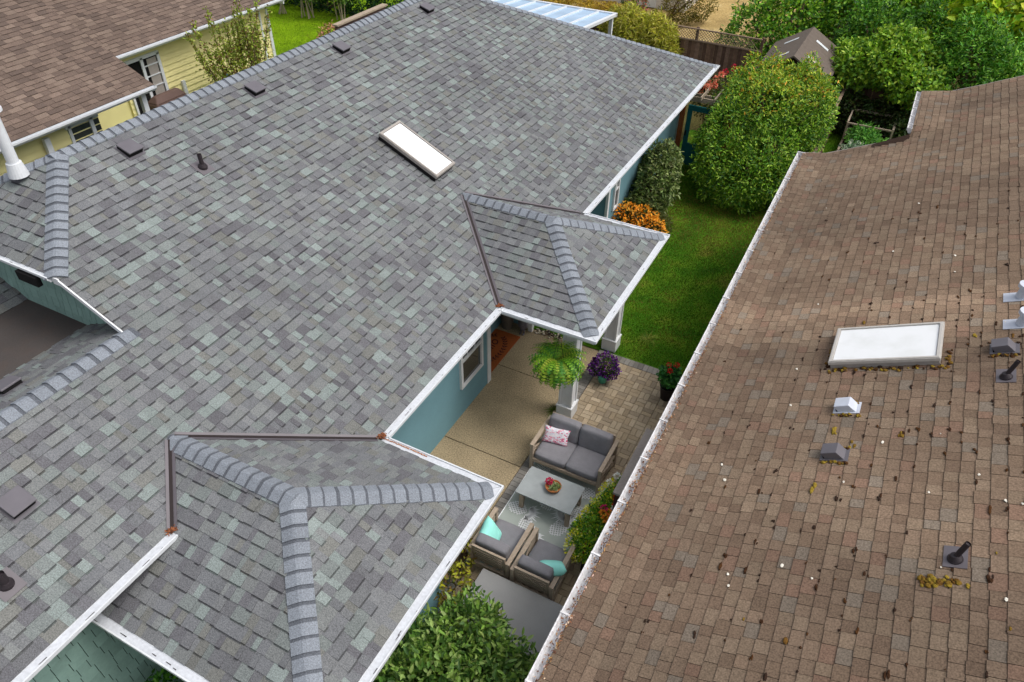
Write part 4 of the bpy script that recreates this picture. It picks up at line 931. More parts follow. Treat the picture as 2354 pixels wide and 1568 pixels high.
def arching(name, c, n, L, W, cols, parent, off, rise=.5, spread=1., seg=5, pinn=0, var=.12):
    """fronds that rise and arch over from a centre; pinn > 0 adds paired leaflets"""
    Pp, Dd, Nn, LL, WW, CC = [], [], [], [], [], []
    for i in range(n):
        a = random.uniform(0, 2*math.pi); r = random.uniform(.25, 1)**.7; Lf = L*random.uniform(.75, 1.15); p = np.array(c, float)+np.array([math.cos(a), math.sin(a), 0])*.03
        el = math.radians(90-85*r*spread)+rise*.2+random.uniform(-.15, .15); col = palette(1, cols, var)[0]; st_ = Lf/(seg*(2 if pinn else 1)); k = seg*(2 if pinn else 1)
        for j in range(k):
            d = np.array([math.cos(a)*math.cos(el), math.sin(a)*math.cos(el), math.sin(el)]); s = np.array([-math.sin(a), math.cos(a), 0])
            f = 1-j/k*.7
            if pinn:
                for q in (-1, 1): Pp.append(p); Dd.append(s*q+d*.45); Nn.append(np.cross(d, s)*-1 if np.cross(d, s)[2] < 0 else np.cross(d, s)); LL.append(W*f); WW.append(W*.30); CC.append(col*random.uniform(.9, 1.1))
                Pp.append(p); Dd.append(d); Nn.append(np.array([0, 0, 1.])); LL.append(st_*1.15); WW.append(.008); CC.append(col*.8)
            else: Pp.append(p); Dd.append(d); Nn.append(np.array([-d[0]*.3, -d[1]*.3, 1.])); LL.append(st_*1.25); WW.append(W*f); CC.append(col)
            p = p+d*st_; el -= (1.15+.5*r)/k*1.4
    return leaves(name, np.array(Pp), np.array(Dd), np.array(Nn), np.array(LL), np.array(WW), np.array(CC), parent, off, droop=.08)
# hanging fern at the porch corner
fx, fy, fz = 1.14, 3.36, 1.86
fn = thing('hanging_fern', (fx, fy, fz), 'large bright green Boston-type fern hanging from the porch gutter in front of the column', 'fern')
mb = MB(); mb.lathe((fx, fy, fz-.22), [(0, 0), (.09, 0), (.14, .17), (.15, .19), (.13, .19), (0, .17)], 18); mb.build('pot', 'stonepot', fn)
mb = MB()
for k in range(3): a = k*2.1; mb.cyl((fx+.13*math.cos(a), fy+.13*math.sin(a), fz-.04), (fx, fy+.02, 2.44), .004, .004, 5)
mb.build('hanger', 'dark', fn)
arching('fronds', (fx, fy, fz), 460, .52, .080, [lin(104, 160, 40), lin(130, 178, 46), lin(74, 138, 50), lin(168, 192, 64)], fn, (fx, fy, fz), pinn=1, rise=.6)
# purple petunias in a teal pot
pp = thing('potted_petunia', (1.38, 5.20, 0), 'purple petunias spilling over a teal glazed pot on the pavers by the column', 'potted plant')
mb = MB(); mb.lathe((1.38, 5.20, 0), [(0, 0), (.075, 0), (.115, .19), (.125, .21), (.105, .21), (0, .19)], 22); mb.build('pot', 'tealpot', pp, smooth=True)
lob = [(1.38, 5.26, .42, .23, .22, .20), (1.24, 5.18, .34, .15, .16, .16), (1.52, 5.2, .36, .16, .16, .18)]
foliage('foliage', lob, 1500, .045, .02, [lin(60, 84, 34), lin(84, 108, 44), lin(46, 62, 34)], pp, (1.38, 5.20, 0), .15, shell=(.4, 1), zmin=.1)
P, O = crown_pts(lob, 900, (.85, 1.08), zmin=.1); leaves('flowers', P, O, O+RNG.normal(0, .3, (900, 3)), .036, .036, palette(900, [lin(120, 50, 160), lin(98, 34, 132), lin(150, 90, 170), lin(84, 34, 76)], .15, [.35, .3, .2, .15]), pp, (1.38, 5.20, 0), mat='petal')
# red geranium in dark pot by the gutter
ge = thing('potted_geranium', (2.66, 5.36, 0), 'red geranium in a dark pot on the pavers beside the neighbouring gutter', 'potted plant')
mb = MB(); mb.lathe((2.66, 5.36, 0), [(0, 0), (.11, 0), (.15, .30), (.165, .33), (.14, .33), (0, .30)], 22); mb.build('pot', 'blackpot', ge)
lob = [(2.66, 5.36, .56, .22, .22, .22)]
foliage('foliage', lob, 700, .075, .065, [lin(56, 120, 50), lin(76, 140, 56), lin(40, 96, 44)], ge, (2.66, 5.36, 0), .12, shell=(.4, 1))
P, O = crown_pts([(2.58, 5.40, .80, .05, .05, .04), (2.72, 5.44, .82, .05, .05, .04), (2.66, 5.26, .78, .05, .05, .04)], 130, (.4, 1)); leaves('flowers', P, O, O+np.array([0, 0, 1.]), .025, .025, palette(130, [lin(216, 48, 40), lin(190, 34, 34)], .1), ge, (2.66, 5.36, 0), mat='petal')
# little grass tuft by the column foot
tf = arching('grass_tuft', (.90, 3.98, 0), 130, .26, .012, [lin(104, 128, 36), lin(128, 140, 52), lin(84, 104, 32)], None, (0, 0, 0), rise=.5); tagp(tf, 'small wispy green grass tuft at the foot of the white column', 'plant')
gt = arching('grass_tuft', (1.75, 6.9, 0), 60, .3, .010, [lin(150, 160, 60), lin(120, 140, 44)], None, (0, 0, 0), rise=.5); tagp(gt, 'pale grass stems showing past the porch gutter over the side lawn', 'plant')

# ================================================================== SHRUBS AND TREES
def shrub(name, loc, label, cat, lobes, n, L, W, cols, tips=6, trunk_r=.04, group=None, **kw):
    t = thing(name, loc, label, cat, group); mb = MB(); x, y, _ = loc
    ends = [(l[0]+random.uniform(-.2, .2)*l[3], l[1]+random.uniform(-.2, .2)*l[4], l[2]+l[5]*.4) for l in lobes for _ in range(max(1, tips//len(lobes)))]
    branches(mb, (x, y, 0), ends, trunk_r); mb.build('trunk' if cat == 'tree' else 'stems', 'bark', t)
    foliage('crown' if cat == 'tree' else 'foliage', lobes, n, L, W, cols, t, loc, **kw); return t
# big photinia-like hedge tree
hl = [(1.25, 14.0, .95, .80, .95, 1.05), (1.9, 13.6, .8, .8, .8, .85), (3.05, 15.8, 1.9, .55, 1.2, 1.1), (1.15, 14.6, 1.3, .78, 1.1, 1.2), (2.3, 14.2, 1.0, .85, 1.15, 1.15), (1.3, 15.6, 1.7, .85, 1.2, 1.25), (2.5, 15.6, 1.6, .85, 1.3, 1.3), (1.4, 16.6, 2.0, .8, .9, 1.15), (2.5, 16.7, 2.1, .8, .9, 1.1), (1.9, 15.2, 2.2, .9, 1.2, .95)]
shrub('hedge_tree', (1.9, 15.3, 0), 'large rounded shrub with orange-tipped top between the teal gate and brown roof', 'shrub', hl, 38000, .10, .038,
      [lin(112, 158, 34), lin(134, 174, 44), lin(84, 134, 32), lin(156, 186, 64), lin(64, 108, 36)], tips=14, trunk_r=.08, var=.2, tip=([lin(182, 180, 44), lin(206, 150, 50), lin(164, 184, 44), lin(178, 190, 54), lin(156, 180, 50), lin(172, 188, 60)], 1.3, 3.4), lump=.16)
shrub('rhododendron', (-.1, 12.2, 0), 'dark grey-green rounded shrub against the teal wall', 'shrub', [(-.12, 12.75, .95, .50, .65, .78), (0, 12.1, .75, .52, .6, .65), (-.1, 11.7, .4, .5, .4, .4)], 5200, .12, .055, [lin(94, 116, 52), lin(120, 138, 74), lin(72, 92, 44), lin(144, 156, 98)], var=.2, droop=.4)
yf = thing('yellow_daisy_clump', (-.1, 10.7, 0), 'clump of orange-yellow daisies below the dark shrub by the porch roof', 'flowers')
lob = [(-.35, 11.0, .3, .4, .4, .32), (.05, 10.95, .3, .45, .45, .34), (.38, 10.7, .28, .36, .4, .30)]
foliage('foliage', lob, 1500, .07, .03, [lin(70, 78, 30), lin(52, 60, 26)], yf, (-.1, 10.7, 0), shell=(.4, 1))
P, O = crown_pts(lob, 1500, (.95, 1.15)); leaves('flowers', P, O+RNG.normal(0, .4, (1500, 3)), O+np.array([0, 0, .7]), .075, .045, palette(1500, [lin(236, 160, 34), lin(228, 140, 24), lin(240, 180, 70)], .1), yf, (-.1, 10.7, 0), mat='petal')
shrub('low_shrub', (.55, 11.3, 0), 'low fine-leaved green plant between the daisies and the lawn', 'shrub', [(.5, 11.2, .15, .3, .5, .3)], 1500, .05, .016, [lin(92, 96, 40), lin(72, 80, 34)])
# foreground laurel bush
shrub('laurel_bush', (2.2, -1.6, 0), 'glossy bright green laurel bush in the foreground below the near roof corner', 'shrub',
      [(1.95, -1.0, .75, .50, .42, .55), (2.45, -1.35, .78, .55, .5, .6), (1.9, -1.9, .85, .6, .7, .65), (2.75, -1.9, .72, .42, .6, .62), (2.3, -2.6, .8, .7, .7, .6), (2.86, -1.25, .60, .30, .35, .45), (1.62, -1.5, .7, .45, .5, .55), (1.5, -2.3, .75, .5, .7, .6)], 15000, .098, .042,
      [lin(112, 148, 56), lin(132, 166, 72), lin(84, 122, 48), lin(158, 184, 104), lin(68, 102, 42)], tips=12, var=.16, shell=(.5, 1.05), lump=.16)
shrub('shrub', (-.95, -4.0, 0), 'dark green shrub at the foot of the shingled teal wall at the bottom left', 'shrub', [(-.85, -3.55, .75, .38, .42, .5), (-.3, -3.55, .7, .45, .38, .45), (-.8, -4.1, .45, .4, .5, .4)], 2600, .075, .035, [lin(66, 124, 30), lin(92, 150, 40), lin(48, 96, 28)])
shrub('shrub', (1.05, .15, 0), 'yellowing leafy shrub squeezed between the left armchair and the roof gutter', 'shrub', [(1.10, .15, .42, .2, .3, .3), (1.28, -.35, .4, .22, .3, .35)], 500, .075, .04, [lin(170, 170, 40), lin(130, 132, 40), lin(118, 96, 50)])
# upper-right background trees and shrubs
G1 = [lin(112, 164, 36), lin(136, 182, 44), lin(84, 134, 32), lin(164, 196, 54)]; G2 = [lin(72, 128, 32), lin(96, 152, 40), lin(50, 98, 30), lin(124, 170, 50)]; G3 = [lin(172, 206, 40), lin(196, 214, 52), lin(134, 182, 40), lin(212, 220, 66)]
def tree(loc, label, lobes, n, L, W, cols, **kw): return shrub('tree', loc, label, 'tree', lobes, n, L, W, cols, tips=10, trunk_r=.09, **kw)
tree((1.2, 24.2, 0), 'dense mid green rounded tree behind the lattice fence, left of the shed roof', [(.45, 22.9, 1.3, .75, .6, 1.15), (-.3, 23.4, 1.5, 1.1, .9, 1.4), (.6, 23.9, 2.0, 1.2, 1.0, 1.3), (2.8, 25.0, 2.0, 1.2, 1.2, 1.6), (.9, 25.2, 2.4, 1.4, 1.2, 1.3)], 13000, .13, .075, G2+G1, lump=.2, var=.22)
tree((3.6, 27.2, 0), 'tall bright green tree at the top edge behind the shed', [(1.6, 27.2, 2.4, 1.6, 1.4, 1.8), (4.0, 27.0, 2.8, 1.7, 1.5, 1.9), (6.0, 27.2, 2.6, 1.5, 1.4, 2.0)], 11000, .19, .12, G1+[G3[0]], lump=.25, var=.25)
tree((4.6, 20.9, 0), 'light green spreading maple-like shrub over the back fence', [(3.6, 20.6, 2.0, .8, .7, .6), (4.5, 20.5, 2.2, .9, .8, .65), (5.3, 20.0, 1.9, .8, .7, .55), (4.6, 21.3, 2.5, 1.0, .8, .6), (5.9, 19.4, 1.8, .45, .5, .4), (3.3, 21.4, 1.9, .6, .6, .6)], 11000, .13, .085, [lin(138, 178, 44), lin(112, 158, 40), lin(164, 194, 60), lin(88, 134, 36)], lump=.28, var=.2)
tree((4.4, 23.8, 0), 'dark green tree between the shed and the maple-like shrub', [(3.6, 23.2, 1.9, 1.2, 1, 1.6), (5.2, 23.0, 2.1, 1.2, 1, 1.6)], 8000, .13, .07, G2, lump=.2, var=.25)
tree((7.0, 21.0, 0), 'dark laurel tree standing above the brown roof edge', [(6.8, 20.8, 2.0, 1.0, 1.0, 1.7), (7.6, 20.0, 1.7, .9, 1.0, 1.7), (6.4, 21.8, 2.4, .9, .9, 1.4)], 11000, .14, .05, [lin(84, 146, 36), lin(108, 166, 46), lin(58, 112, 30), lin(142, 190, 62)], lump=.2, var=.25)
tree((9.4, 20.8, 0), 'olive green tree at the right edge above the brown roof', [(8.8, 19.8, 1.8, 1.0, 1.0, 1.7), (9.8, 20.8, 2.2, 1.2, 1.1, 1.8)], 7000, .11, .05, [lin(112, 140, 38), lin(134, 156, 44), lin(82, 114, 34)], lump=.2, var=.22)
tree((8.0, 23.6, 0), 'big-leaved yellow-green tree in the top right corner', [(6.8, 23.4, 3.0, 1.3, 1.1, 1.5), (8.4, 22.8, 3.2, 1.3, 1.1, 1.4), (9.8, 23.4, 3.4, 1.4, 1.2, 1.6)], 5200, .26, .20, G3, lump=.3, var=.2)
o = foliage('background_woodland', [(x, 30+random.uniform(-.6, .6), 2.2, 1.8, 1.4, 3) for x in range(2, 24, 2)]+[(12, 26, 2, 3, 3, 3)], 16000, .24, .15, G2, None, (0, 0, 0), lump=.2); tagp(o, 'mass of darker woodland foliage behind the garden trees', 'woodland', kind='stuff')
# low shrubs in front of the back fence and along the bed
shrub('shrub', (4.4, 20.0, 0), 'dark ivy-like shrub below the back fence behind the raised bed', 'shrub', [(3.8, 20.0, .8, .6, .45, .6), (4.7, 19.95, .8, .7, .4, .6), (5.4, 19.3, .7, .4, .7, .6), (5.5, 20.1, 1.0, .5, .4, .6)], 5200, .09, .06, [lin(40, 66, 24), lin(58, 84, 30), lin(74, 84, 36)])
# yellow-green arching bamboo-like shrubs
yb = thing('ornamental_shrub', (-3.9, 21.4, 0), 'rounded yellow-green shrub with arching leaves between the patio cover and the lattice fence', 'shrub')
lob = [(-4.7, 21.9, 1.2, .95, .8, 1.15), (-3.5, 21.7, 1.15, .95, .8, 1.1), (-4.1, 21.4, 1.4, .95, .8, .95)]
mb = MB(); branches(mb, (-3.9, 21.4, 0), [(l[0], l[1], l[2]) for l in lob], .04); mb.build('stems', 'bark', yb)
foliage('foliage', lob, 15000, .18, .024, [lin(214, 212, 92), lin(196, 198, 70), lin(170, 178, 54), lin(228, 222, 130), lin(150, 146, 52)], yb, (-3.9, 21.4, 0), droop=.5, shell=(.6, 1.04), lump=.12, upb=.2)
shrub('ornamental_shrub', (-7.4, 24.4, 0), 'golden yellow shrub row beyond the patio cover at the top edge', 'shrub', [(-9.4, 24.2, .9, 1.2, .9, .9), (-7.6, 24.4, .9, 1.2, .9, .9), (-6.3, 24.6, .8, .9, .8, .8)], 9000, .15, .03, [lin(200, 172, 54), lin(178, 150, 46), lin(212, 190, 84), lin(150, 120, 36)], droop=.5)
shrub('shrub', (-5.2, 29.4, 0), 'olive shrub on the dry grass beside the pale neighbouring wall', 'shrub', [(-4.6, 29.0, .8, .9, .8, .8), (-4.0, 29.4, .9, .8, .8, .8)], 2600, .12, .04, [lin(120, 112, 34), lin(96, 92, 30)])
shrub('rose_bush', (-6.3, 27.4, 0), 'leafy rose bush with pink blooms in front of the pale neighbouring wall', 'shrub', [(-6.3, 27.4, .9, .6, .5, .9)], 1800, .1, .04, [lin(66, 96, 36), lin(84, 110, 44), lin(198, 110, 100)])

# far left garden: shrubs with bare stems, dark hedge
for (x, y, r, lab) in ((-20.9, 21.3, .8, 'leafy shrub on thin pale stems nearest the yellow house'), (-19.4, 21.4, .8, 'leafy shrub on thin pale stems in the middle of the far lawn edge'), (-17.9, 21.7, .75, 'leafy shrub on thin pale stems at the right of the far lawn edge')):
    t = thing('garden_shrub', (x, y, 0), lab, 'shrub', 'stemmed shrubs along the far lawn'); mb = MB()
    for k in range(6): mb.cyl((x+random.uniform(-.3, .3), y+random.uniform(-.3, .0), 0), (x+random.uniform(-.6, .6), y+random.uniform(-.3, .3), 1.6), .03, .015, 6)
    mb.build('stems', 'wood', t); foliage('foliage', [(x, y, 1.9, r, .6, .8), (x+.3, y-.1, 1.2, r*.7, .5, .5)], 1500, .10, .06, [lin(88, 124, 44), lin(60, 98, 36), lin(118, 146, 60)], t, (x, y, 0), shell=(.3, 1.0), lump=.3)
shrub('hedge', (-19.5, 22.7, 0), 'dark green hedge mass across the back of the far left lawn', 'hedge', [(x, 22.7, .8, 1.0, .75, 1.2) for x in (-23.5, -22, -20.5, -19, -17.5, -16)], 12000, .12, .06, [lin(24, 66, 26), lin(36, 84, 30), lin(18, 48, 22)])
shrub('flower_shrub', (-15.2, 17.9, 0), 'low shrub with pink and yellow blooms at the end of the wood beam', 'shrub', [(-15.6, 18.2, .6, .5, .5, .5), (-15.1, 17.8, .5, .4, .4, .4)], 1100, .09, .06, [lin(150, 150, 50), lin(214, 150, 130), lin(110, 120, 44)])
fr = thing('wood_screen', (-13.7, 17.9, 0), 'long weathered wood beam on posts just beyond the main roof ridge', 'fence')
mb = MB(); mb.box(-13.82, -13.58, 16.3, 19.4, 1.74, 1.80); mb.build('top_beam', 'wood', fr); mb = MB(); mb.box(-13.74, -13.66, 16.3, 19.35, .1, 1.73); mb.build('board_panel', 'cover', fr)

# ================================================================== YELLOW HOUSE (top left)
yh = thing('house', (-17, 8, 0), 'pale yellow lap-sided house with brown shingle roof and white gutters at the top left', 'house')
BR2 = [lin(112, 97, 88), lin(103, 89, 81), lin(120, 105, 95), lin(97, 84, 77)]
mm = .45
mb = MB()
za = lambda x: 2.62+mm*(-12.75-x); zb = lambda x: 2.62+mm*(-15.45-x)
qa = [(-12.75, -4, 2.62), (-12.75, 7.58, 2.62), (-21, 7.58, za(-21)), (-21, -4, za(-21))]
qb = [(-15.45, 7.0, 2.62), (-15.45, 15.75, 2.62), (-21, 15.75, zb(-21)), (-21, 7.0, zb(-21))]
roof_face(mb, [qa], (-12.75, 0, 2.62), Y, (-1, 0, mm), BR2, [.3, .3, .2, .2], wr=(.2, .34), e=.15, square=True); roof_face(mb, [qb], (-15.45, 0, 2.62), Y, (-1, 0, mm), BR2, [.3, .3, .2, .2], wr=(.2, .34), e=.15, square=True)
slab(mb, qa, .06, lin(70, 50, 44)); slab(mb, qb, .06, lin(70, 50, 44)); mb.build('roof', 'brown_shingle', yh)
mb = MB(); gutter(mb, (-12.75, -4, 2.62), (-12.75, 7.56, 2.62), X, guard=False, w=.13); mb.build('gutter', 'white', yh); mb = MB(); gutter(mb, (-15.45, 7.0, 2.62), (-15.45, 15.75, 2.62), X, guard=False, w=.13); mb.box(-16.0, -15.45, 15.72, 15.78, 2.4, 2.62)
mb.build('gutter', 'white', yh)
def siding(mb, x, y0, y1, z0, z1, e=.17):
    z = z0
    while z < z1:
        t = min(z+e, z1); mb.hexa([(x-.05, y0, z), (x+.035, y0, z), (x+.035, y1, z), (x-.05, y1, z), (x-.05, y0, t), (x+.004, y0, t), (x+.004, y1, t), (x-.05, y1, t)]); z = t
mb = MB(); siding(mb, -15.9, 8.9, 15.3, 0, 2.55); siding(mb, -13.2, -4, 6.0, 0, 2.55); mb.box(-20.8, -15.96, 7.1, 15.28, 0, 2.5); mb.box(-20.8, -13.27, -4, 6.0, 0, 2.5); wl = mb.build('wall', 'yellow', yh)
mb = MB(); mb.box(-15.97, -15.84, 15.2, 15.32, 0, 2.55); mb.box(-15.97, -15.85, 14.85, 14.93, 0, 2.55); mb.box(-15.9, -15.46, 7.1, 15.6, 2.5, 2.54); mb.box(-16.4, -12.8, -4, 7.4, 2.5, 2.54); mb.box(-13.0, -12.88, 7.2, 7.34, 0, 2.5); mb.build('trim', 'white', yh)
mb = MB(); x = -15.85; mb.box(x-.1, x, 9.05, 10.3, .02, 2.2)
w_ = mb.build('window', 'black', yh); mb = MB()
for a in ((9.0, 10.35, 2.15, 2.25), (9.0, 9.07, 0, 2.2), (9.62, 9.72, 0, 2.2), (10.25, 10.35, 0, 2.2)): mb.box(x-.02, x+.04, *a)
for k in range(6): z = .3+k*.32; mb.box(x, x+.03, 9.72, 10.25, z, z+.03)
mb.build('frame', 'white', w_); mb = MB(); mb.box(x-.02, x+.008, 9.86, 10.22, .1, 2.1); mb.build('curtain', 'skyframe', w_)
mb = MB(); x = -13.17; mb.box(x-.05, x, 5.15, 6.0, .9, 2.3); w_ = mb.build('window', 'glass', yh); mb = MB()
for a in ((5.1, 6.0, 2.25, 2.33), (5.1, 5.18, .9, 2.3), (5.72, 5.82, .9, 2.3), (5.1, 6.0, .85, .93)): mb.box(x-.02, x+.04, *a)
mb.build('frame', 'white', w_)
mb = MB(); mb.box(-13.12, -13.0, 4.36, 4.50, 1.2, 2.28); mb.build('downspout', 'white', yh)
mb = MB(); mb.blob((-12.95, 4.95, 2.4), (.05, .05, .09), 10, 7); mb.build('flood_light', 'white', yh)
gc = thing('covered_grill', (-15.4, 9.9, 0), 'barbecue under a brown cover just past the grey roof ridge', 'grill')
mb = MB(); mb.hexa([(-15.8, 9.2, 0), (-15.1, 9.2, 0), (-15.1, 10.6, 0), (-15.8, 10.6, 0), (-15.7, 9.3, .95), (-15.2, 9.3, .95), (-15.2, 10.5, .95), (-15.7, 10.5, .95)]); mb.hexa([(-15.7, 9.3, .95), (-15.2, 9.3, .95), (-15.2, 10.5, .95), (-15.7, 10.5, .95), (-15.5, 9.45, 1.15), (-15.35, 9.45, 1.15), (-15.35, 10.35, 1.15), (-15.5, 10.35, 1.15)]); mb.build('cover', 'cover', gc, bevel=.04)
bl = thing('garden_lantern', (-14.6, 11.7, 0), 'pale blue lantern with a black cap beside the yellow wall', 'lantern'); mb = MB(); mb.cyl((-14.6, 11.7, 0), (-14.6, 11.7, 1.35), .13, .09, 14); mb.build('body', 'blue', bl); mb = MB(); mb.cyl((-14.6, 11.7, 1.35), (-14.6, 11.7, 1.5), .10, .08, 14); mb.build('cap', 'black', bl)
mb = MB(); mb.box(-15.86, -15.78, 10.9, 11.02, .3, 1.1); o = mb.build('meter_box', 'white', yh)
# sapling with upright shoots
sp = thing('sapling_tree', (-14.2, 12.0, 0), 'young tree with upright leafy shoots and thinning leaves in front of the yellow wall', 'tree')
mb = MB(); tips = []; b = Vector((-14.2, 12.0, .3))
for k in range(22):
    a = random.uniform(0, 6.3); s = random.uniform(.2, 1); tp = b+Vector((math.cos(a)*1.1*s, math.sin(a)*1.9*s-.2, random.uniform(1.9, 3.7)*(1.1-.25*s))); md = b.lerp(tp, .45)+Vector((math.cos(a)*.25, math.sin(a)*.3, -.05)); mb.cyl(b, md, .035, .02, 6); mb.cyl(md, tp, .02, .006, 6); tips.append((md, tp))
mb.cyl((-14.2, 12.0, 0), b, .06, .045, 8); mb.build('trunk', 'bark', sp)
P = []; D = []
for md, tp in tips:
    for j in range(150): t = random.random()**.7; p = md.lerp(tp, t)+Vector([random.gauss(0, .05) for _ in range(3)]); P.append(p); D.append([random.gauss(0, 1) for _ in range(3)])
Pc, Oc = crown_pts([(-14.35, 11.6, 1.7, .7, .9, .8), (-14.3, 12.6, 1.9, .6, .8, .9)], 1500, (.3, 1.0), .3)
P = np.concatenate([np.array(P), Pc]); D = np.concatenate([np.array(D), Oc]); leaves('crown', P, np.array(D), RNG.normal(size=P.shape)+np.array([0, 0, 1.]), .085, .05, palette(len(P), [lin(150, 170, 50), lin(120, 140, 48), lin(128, 104, 56), lin(170, 184, 80)], .15), sp, (-14.2, 12.0, 0))
shrub('shrub', (-12.6, 8.3, 0), 'small leafy shrub showing just over the grey roof ridge below the porch', 'shrub', [(-12.9, 8.1, 1.1, .7, .9, .7)], 1500, .08, .045, [lin(150, 166, 50), lin(110, 124, 50), lin(94, 92, 44)], shell=(.4, 1), lump=.3)

# ================================================================== GATE, FENCES, SHED, BED
FC = [lin(112, 88, 74), lin(98, 76, 64), lin(126, 102, 88), lin(86, 66, 56)]
def board_fence(name, a, b, h, label, lattice=0, drop=None, post=2.0, bw=.14):
    t = thing(name, ((a[0]+b[0])/2, (a[1]+b[1])/2, 0), label, 'fence'); a, b = Vector((*a, 0)), Vector((*b, 0)); L_ = (b-a).length; d = (b-a)/L_; mb = MB(); x = 0
    while x < L_-.02: mb.bar(a+d*(x+bw/2)+Vector((0, 0, h/2)), a+d*(x+bw/2)+Vector((0, 0, h/2+.001)), .02, .02) if False else mb.hexa([*(a+d*x+Vector((0, 0, 0))+d.orthogonal()*0+Vector((-d.y*s_*.01, d.x*s_*.01, 0)) + d*q for s_, q in ((-1, 0), (-1, bw-.006), (1, bw-.006), (1, 0))), *(a+d*x+Vector((0, 0, h))+Vector((-d.y*s_*.01, d.x*s_*.01, 0))+d*q for s_, q in ((-1, 0), (-1, bw-.006), (1, bw-.006), (1, 0)))], col=(lambda g, c: tuple(v*g for v in c))(random.gauss(1, .12), random.choice(FC))); x += bw
    mb.build('board_panel', 'fence', t)
    mb = MB(); mb.bar(a+Vector((0, 0, h+.02)), b+Vector((0, 0, h+.02)), .09, .04, col=lin(140, 120, 102))
    if lattice: mb.bar(a+Vector((0, 0, h+lattice)), b+Vector((0, 0, h+lattice)), .06, .04, col=lin(140, 120, 102))
    mb.build('rail', 'fence', t)
    if lattice:
        mb = MB(); x = 0
        while x < L_-lattice:
            mb.bar(a+d*x+Vector((0, 0, h+.04)), a+d*(x+lattice)+Vector((0, 0, h+lattice)), .012, .03, up=(-d.y, d.x, 0), col=lin(150, 130, 110)); mb.bar(a+d*(x+lattice)+Vector((-d.y*.014, d.x*.014, h+.04)), a+d*x+Vector((-d.y*.014, d.x*.014, h+lattice)), .012, .03, up=(-d.y, d.x, 0), col=lin(150, 130, 110)); x += .11
        mb.build('lattice', 'fence', t)
    n = max(1, int(L_/post))
    for i in range(n+1): p = a+d*(L_*i/n); mb = MB(); mb.box(p.x-.045, p.x+.045, p.y+.02, p.y+.11, 0, h+lattice+.05, col=lin(110, 88, 74)); mb.build('post', 'fence', t)
board_fence('fence', (-9, 22.2), (.3, 22.0), 1.5, 'brown board fence with lattice top behind the roses', .42)
board_fence('fence', (3.0, 20.55), (6.6, 20.3), 1.5, 'reddish brown board fence with slanted lattice near the brown roof corner', .35)
board_fence('fence', (3.42, 13.2), (3.42, 20.3), 1.35, 'narrow wood fence running along the right of the orange-tipped shrub')
# gate with pergola
gt = thing('garden_gate', (.1, 15.3, 0), 'dark teal framed garden gate with an open upper panel beside the red-brown post', 'gate')
mb = MB(); gx0, gx1, gy = -.26, .78, 15.32
for q in ((gx0, gx0+.13, 0.05, 1.85), (gx1-.13, gx1, 0.05, 1.85)): mb.box(q[0], q[1], gy-.03, gy+.03, q[2], q[3])
mb.box(gx0+.13, gx1-.13, gy-.03, gy+.03, 1.70, 1.85); mb.box(gx0+.13, gx1-.13, gy-.025, gy+.025, .05, .72); mb.build('gate_frame', 'gate', gt)
mb = MB(); mb.box(gx0+.02, gx0+.06, gy-.06, gy-.03, .95, 1.10); mb.build('latch', 'black', gt)
pg = thing('pergola', (.2, 15.5, 0), 'small wood pergola over the gate with roses growing on it', 'pergola')
for x in (-.40, .95): mb = MB(); mb.box(x-.06, x+.06, 15.22, 15.36, 0, 2.05); mb.build('post', 'redpost', pg)
for y in (15.24, 15.50): mb = MB(); mb.box(-.6, 1.3, y-.02, y+.02, 2.0, 2.14); mb.build('beam', 'wood', pg)
for x in (-.25, .12, .50, .88): mb = MB(); mb.box(x-.02, x+.02, 15.0, 15.9, 2.142, 2.24); mb.build('rafter', 'wood', pg)
rs = thing('climbing_rose', (0, 16.6, 0), 'climbing rose with salmon pink and red blooms behind the gate', 'rose'); lob = [(-.05, 16.2, 1.7, .35, .5, .5), (0, 17.0, 1.6, .4, .7, .5), (.2, 18.2, 1.5, .5, .8, .5)]
mb = MB(); branches(mb, (0, 16.6, 0), [(l[0], l[1], l[2]) for l in lob], .03); mb.build('stems', 'bark', rs)
foliage('foliage', lob, 1500, .08, .05, [lin(84, 96, 40), lin(110, 104, 44), lin(64, 80, 34)], rs, (0, 16.6, 0))
def bloom(name, cols, spots, k=34, r=.075):
    P, O = crown_pts([(*s, r, r, r*.8) for s in spots], k*len(spots), (.5, 1)); leaves(name, P, O, O+RNG.normal(0, .4, P.shape), .06, .06, palette(len(P), cols, .08), rs, (0, 16.6, 0), mat='petal')
bloom('salmon_blooms', [lin(240, 150, 120), lin(246, 172, 140), lin(228, 122, 100)], [(.0, 16.0, 2.2), (.1, 15.8, 2.26), (-.08, 16.35, 2.2), (.16, 16.25, 2.18), (.03, 16.9, 2.15), (.08, 17.3, 2.15), (-.14, 15.9, 2.1)])
bloom('red_blooms', [lin(206, 50, 60), lin(184, 34, 70)], [(-.16, 16.1, 2.1), (.05, 18.0, 2.0), (.2, 18.5, 1.95), (.45, 19.2, 1.9), (.1, 18.9, 1.9)])
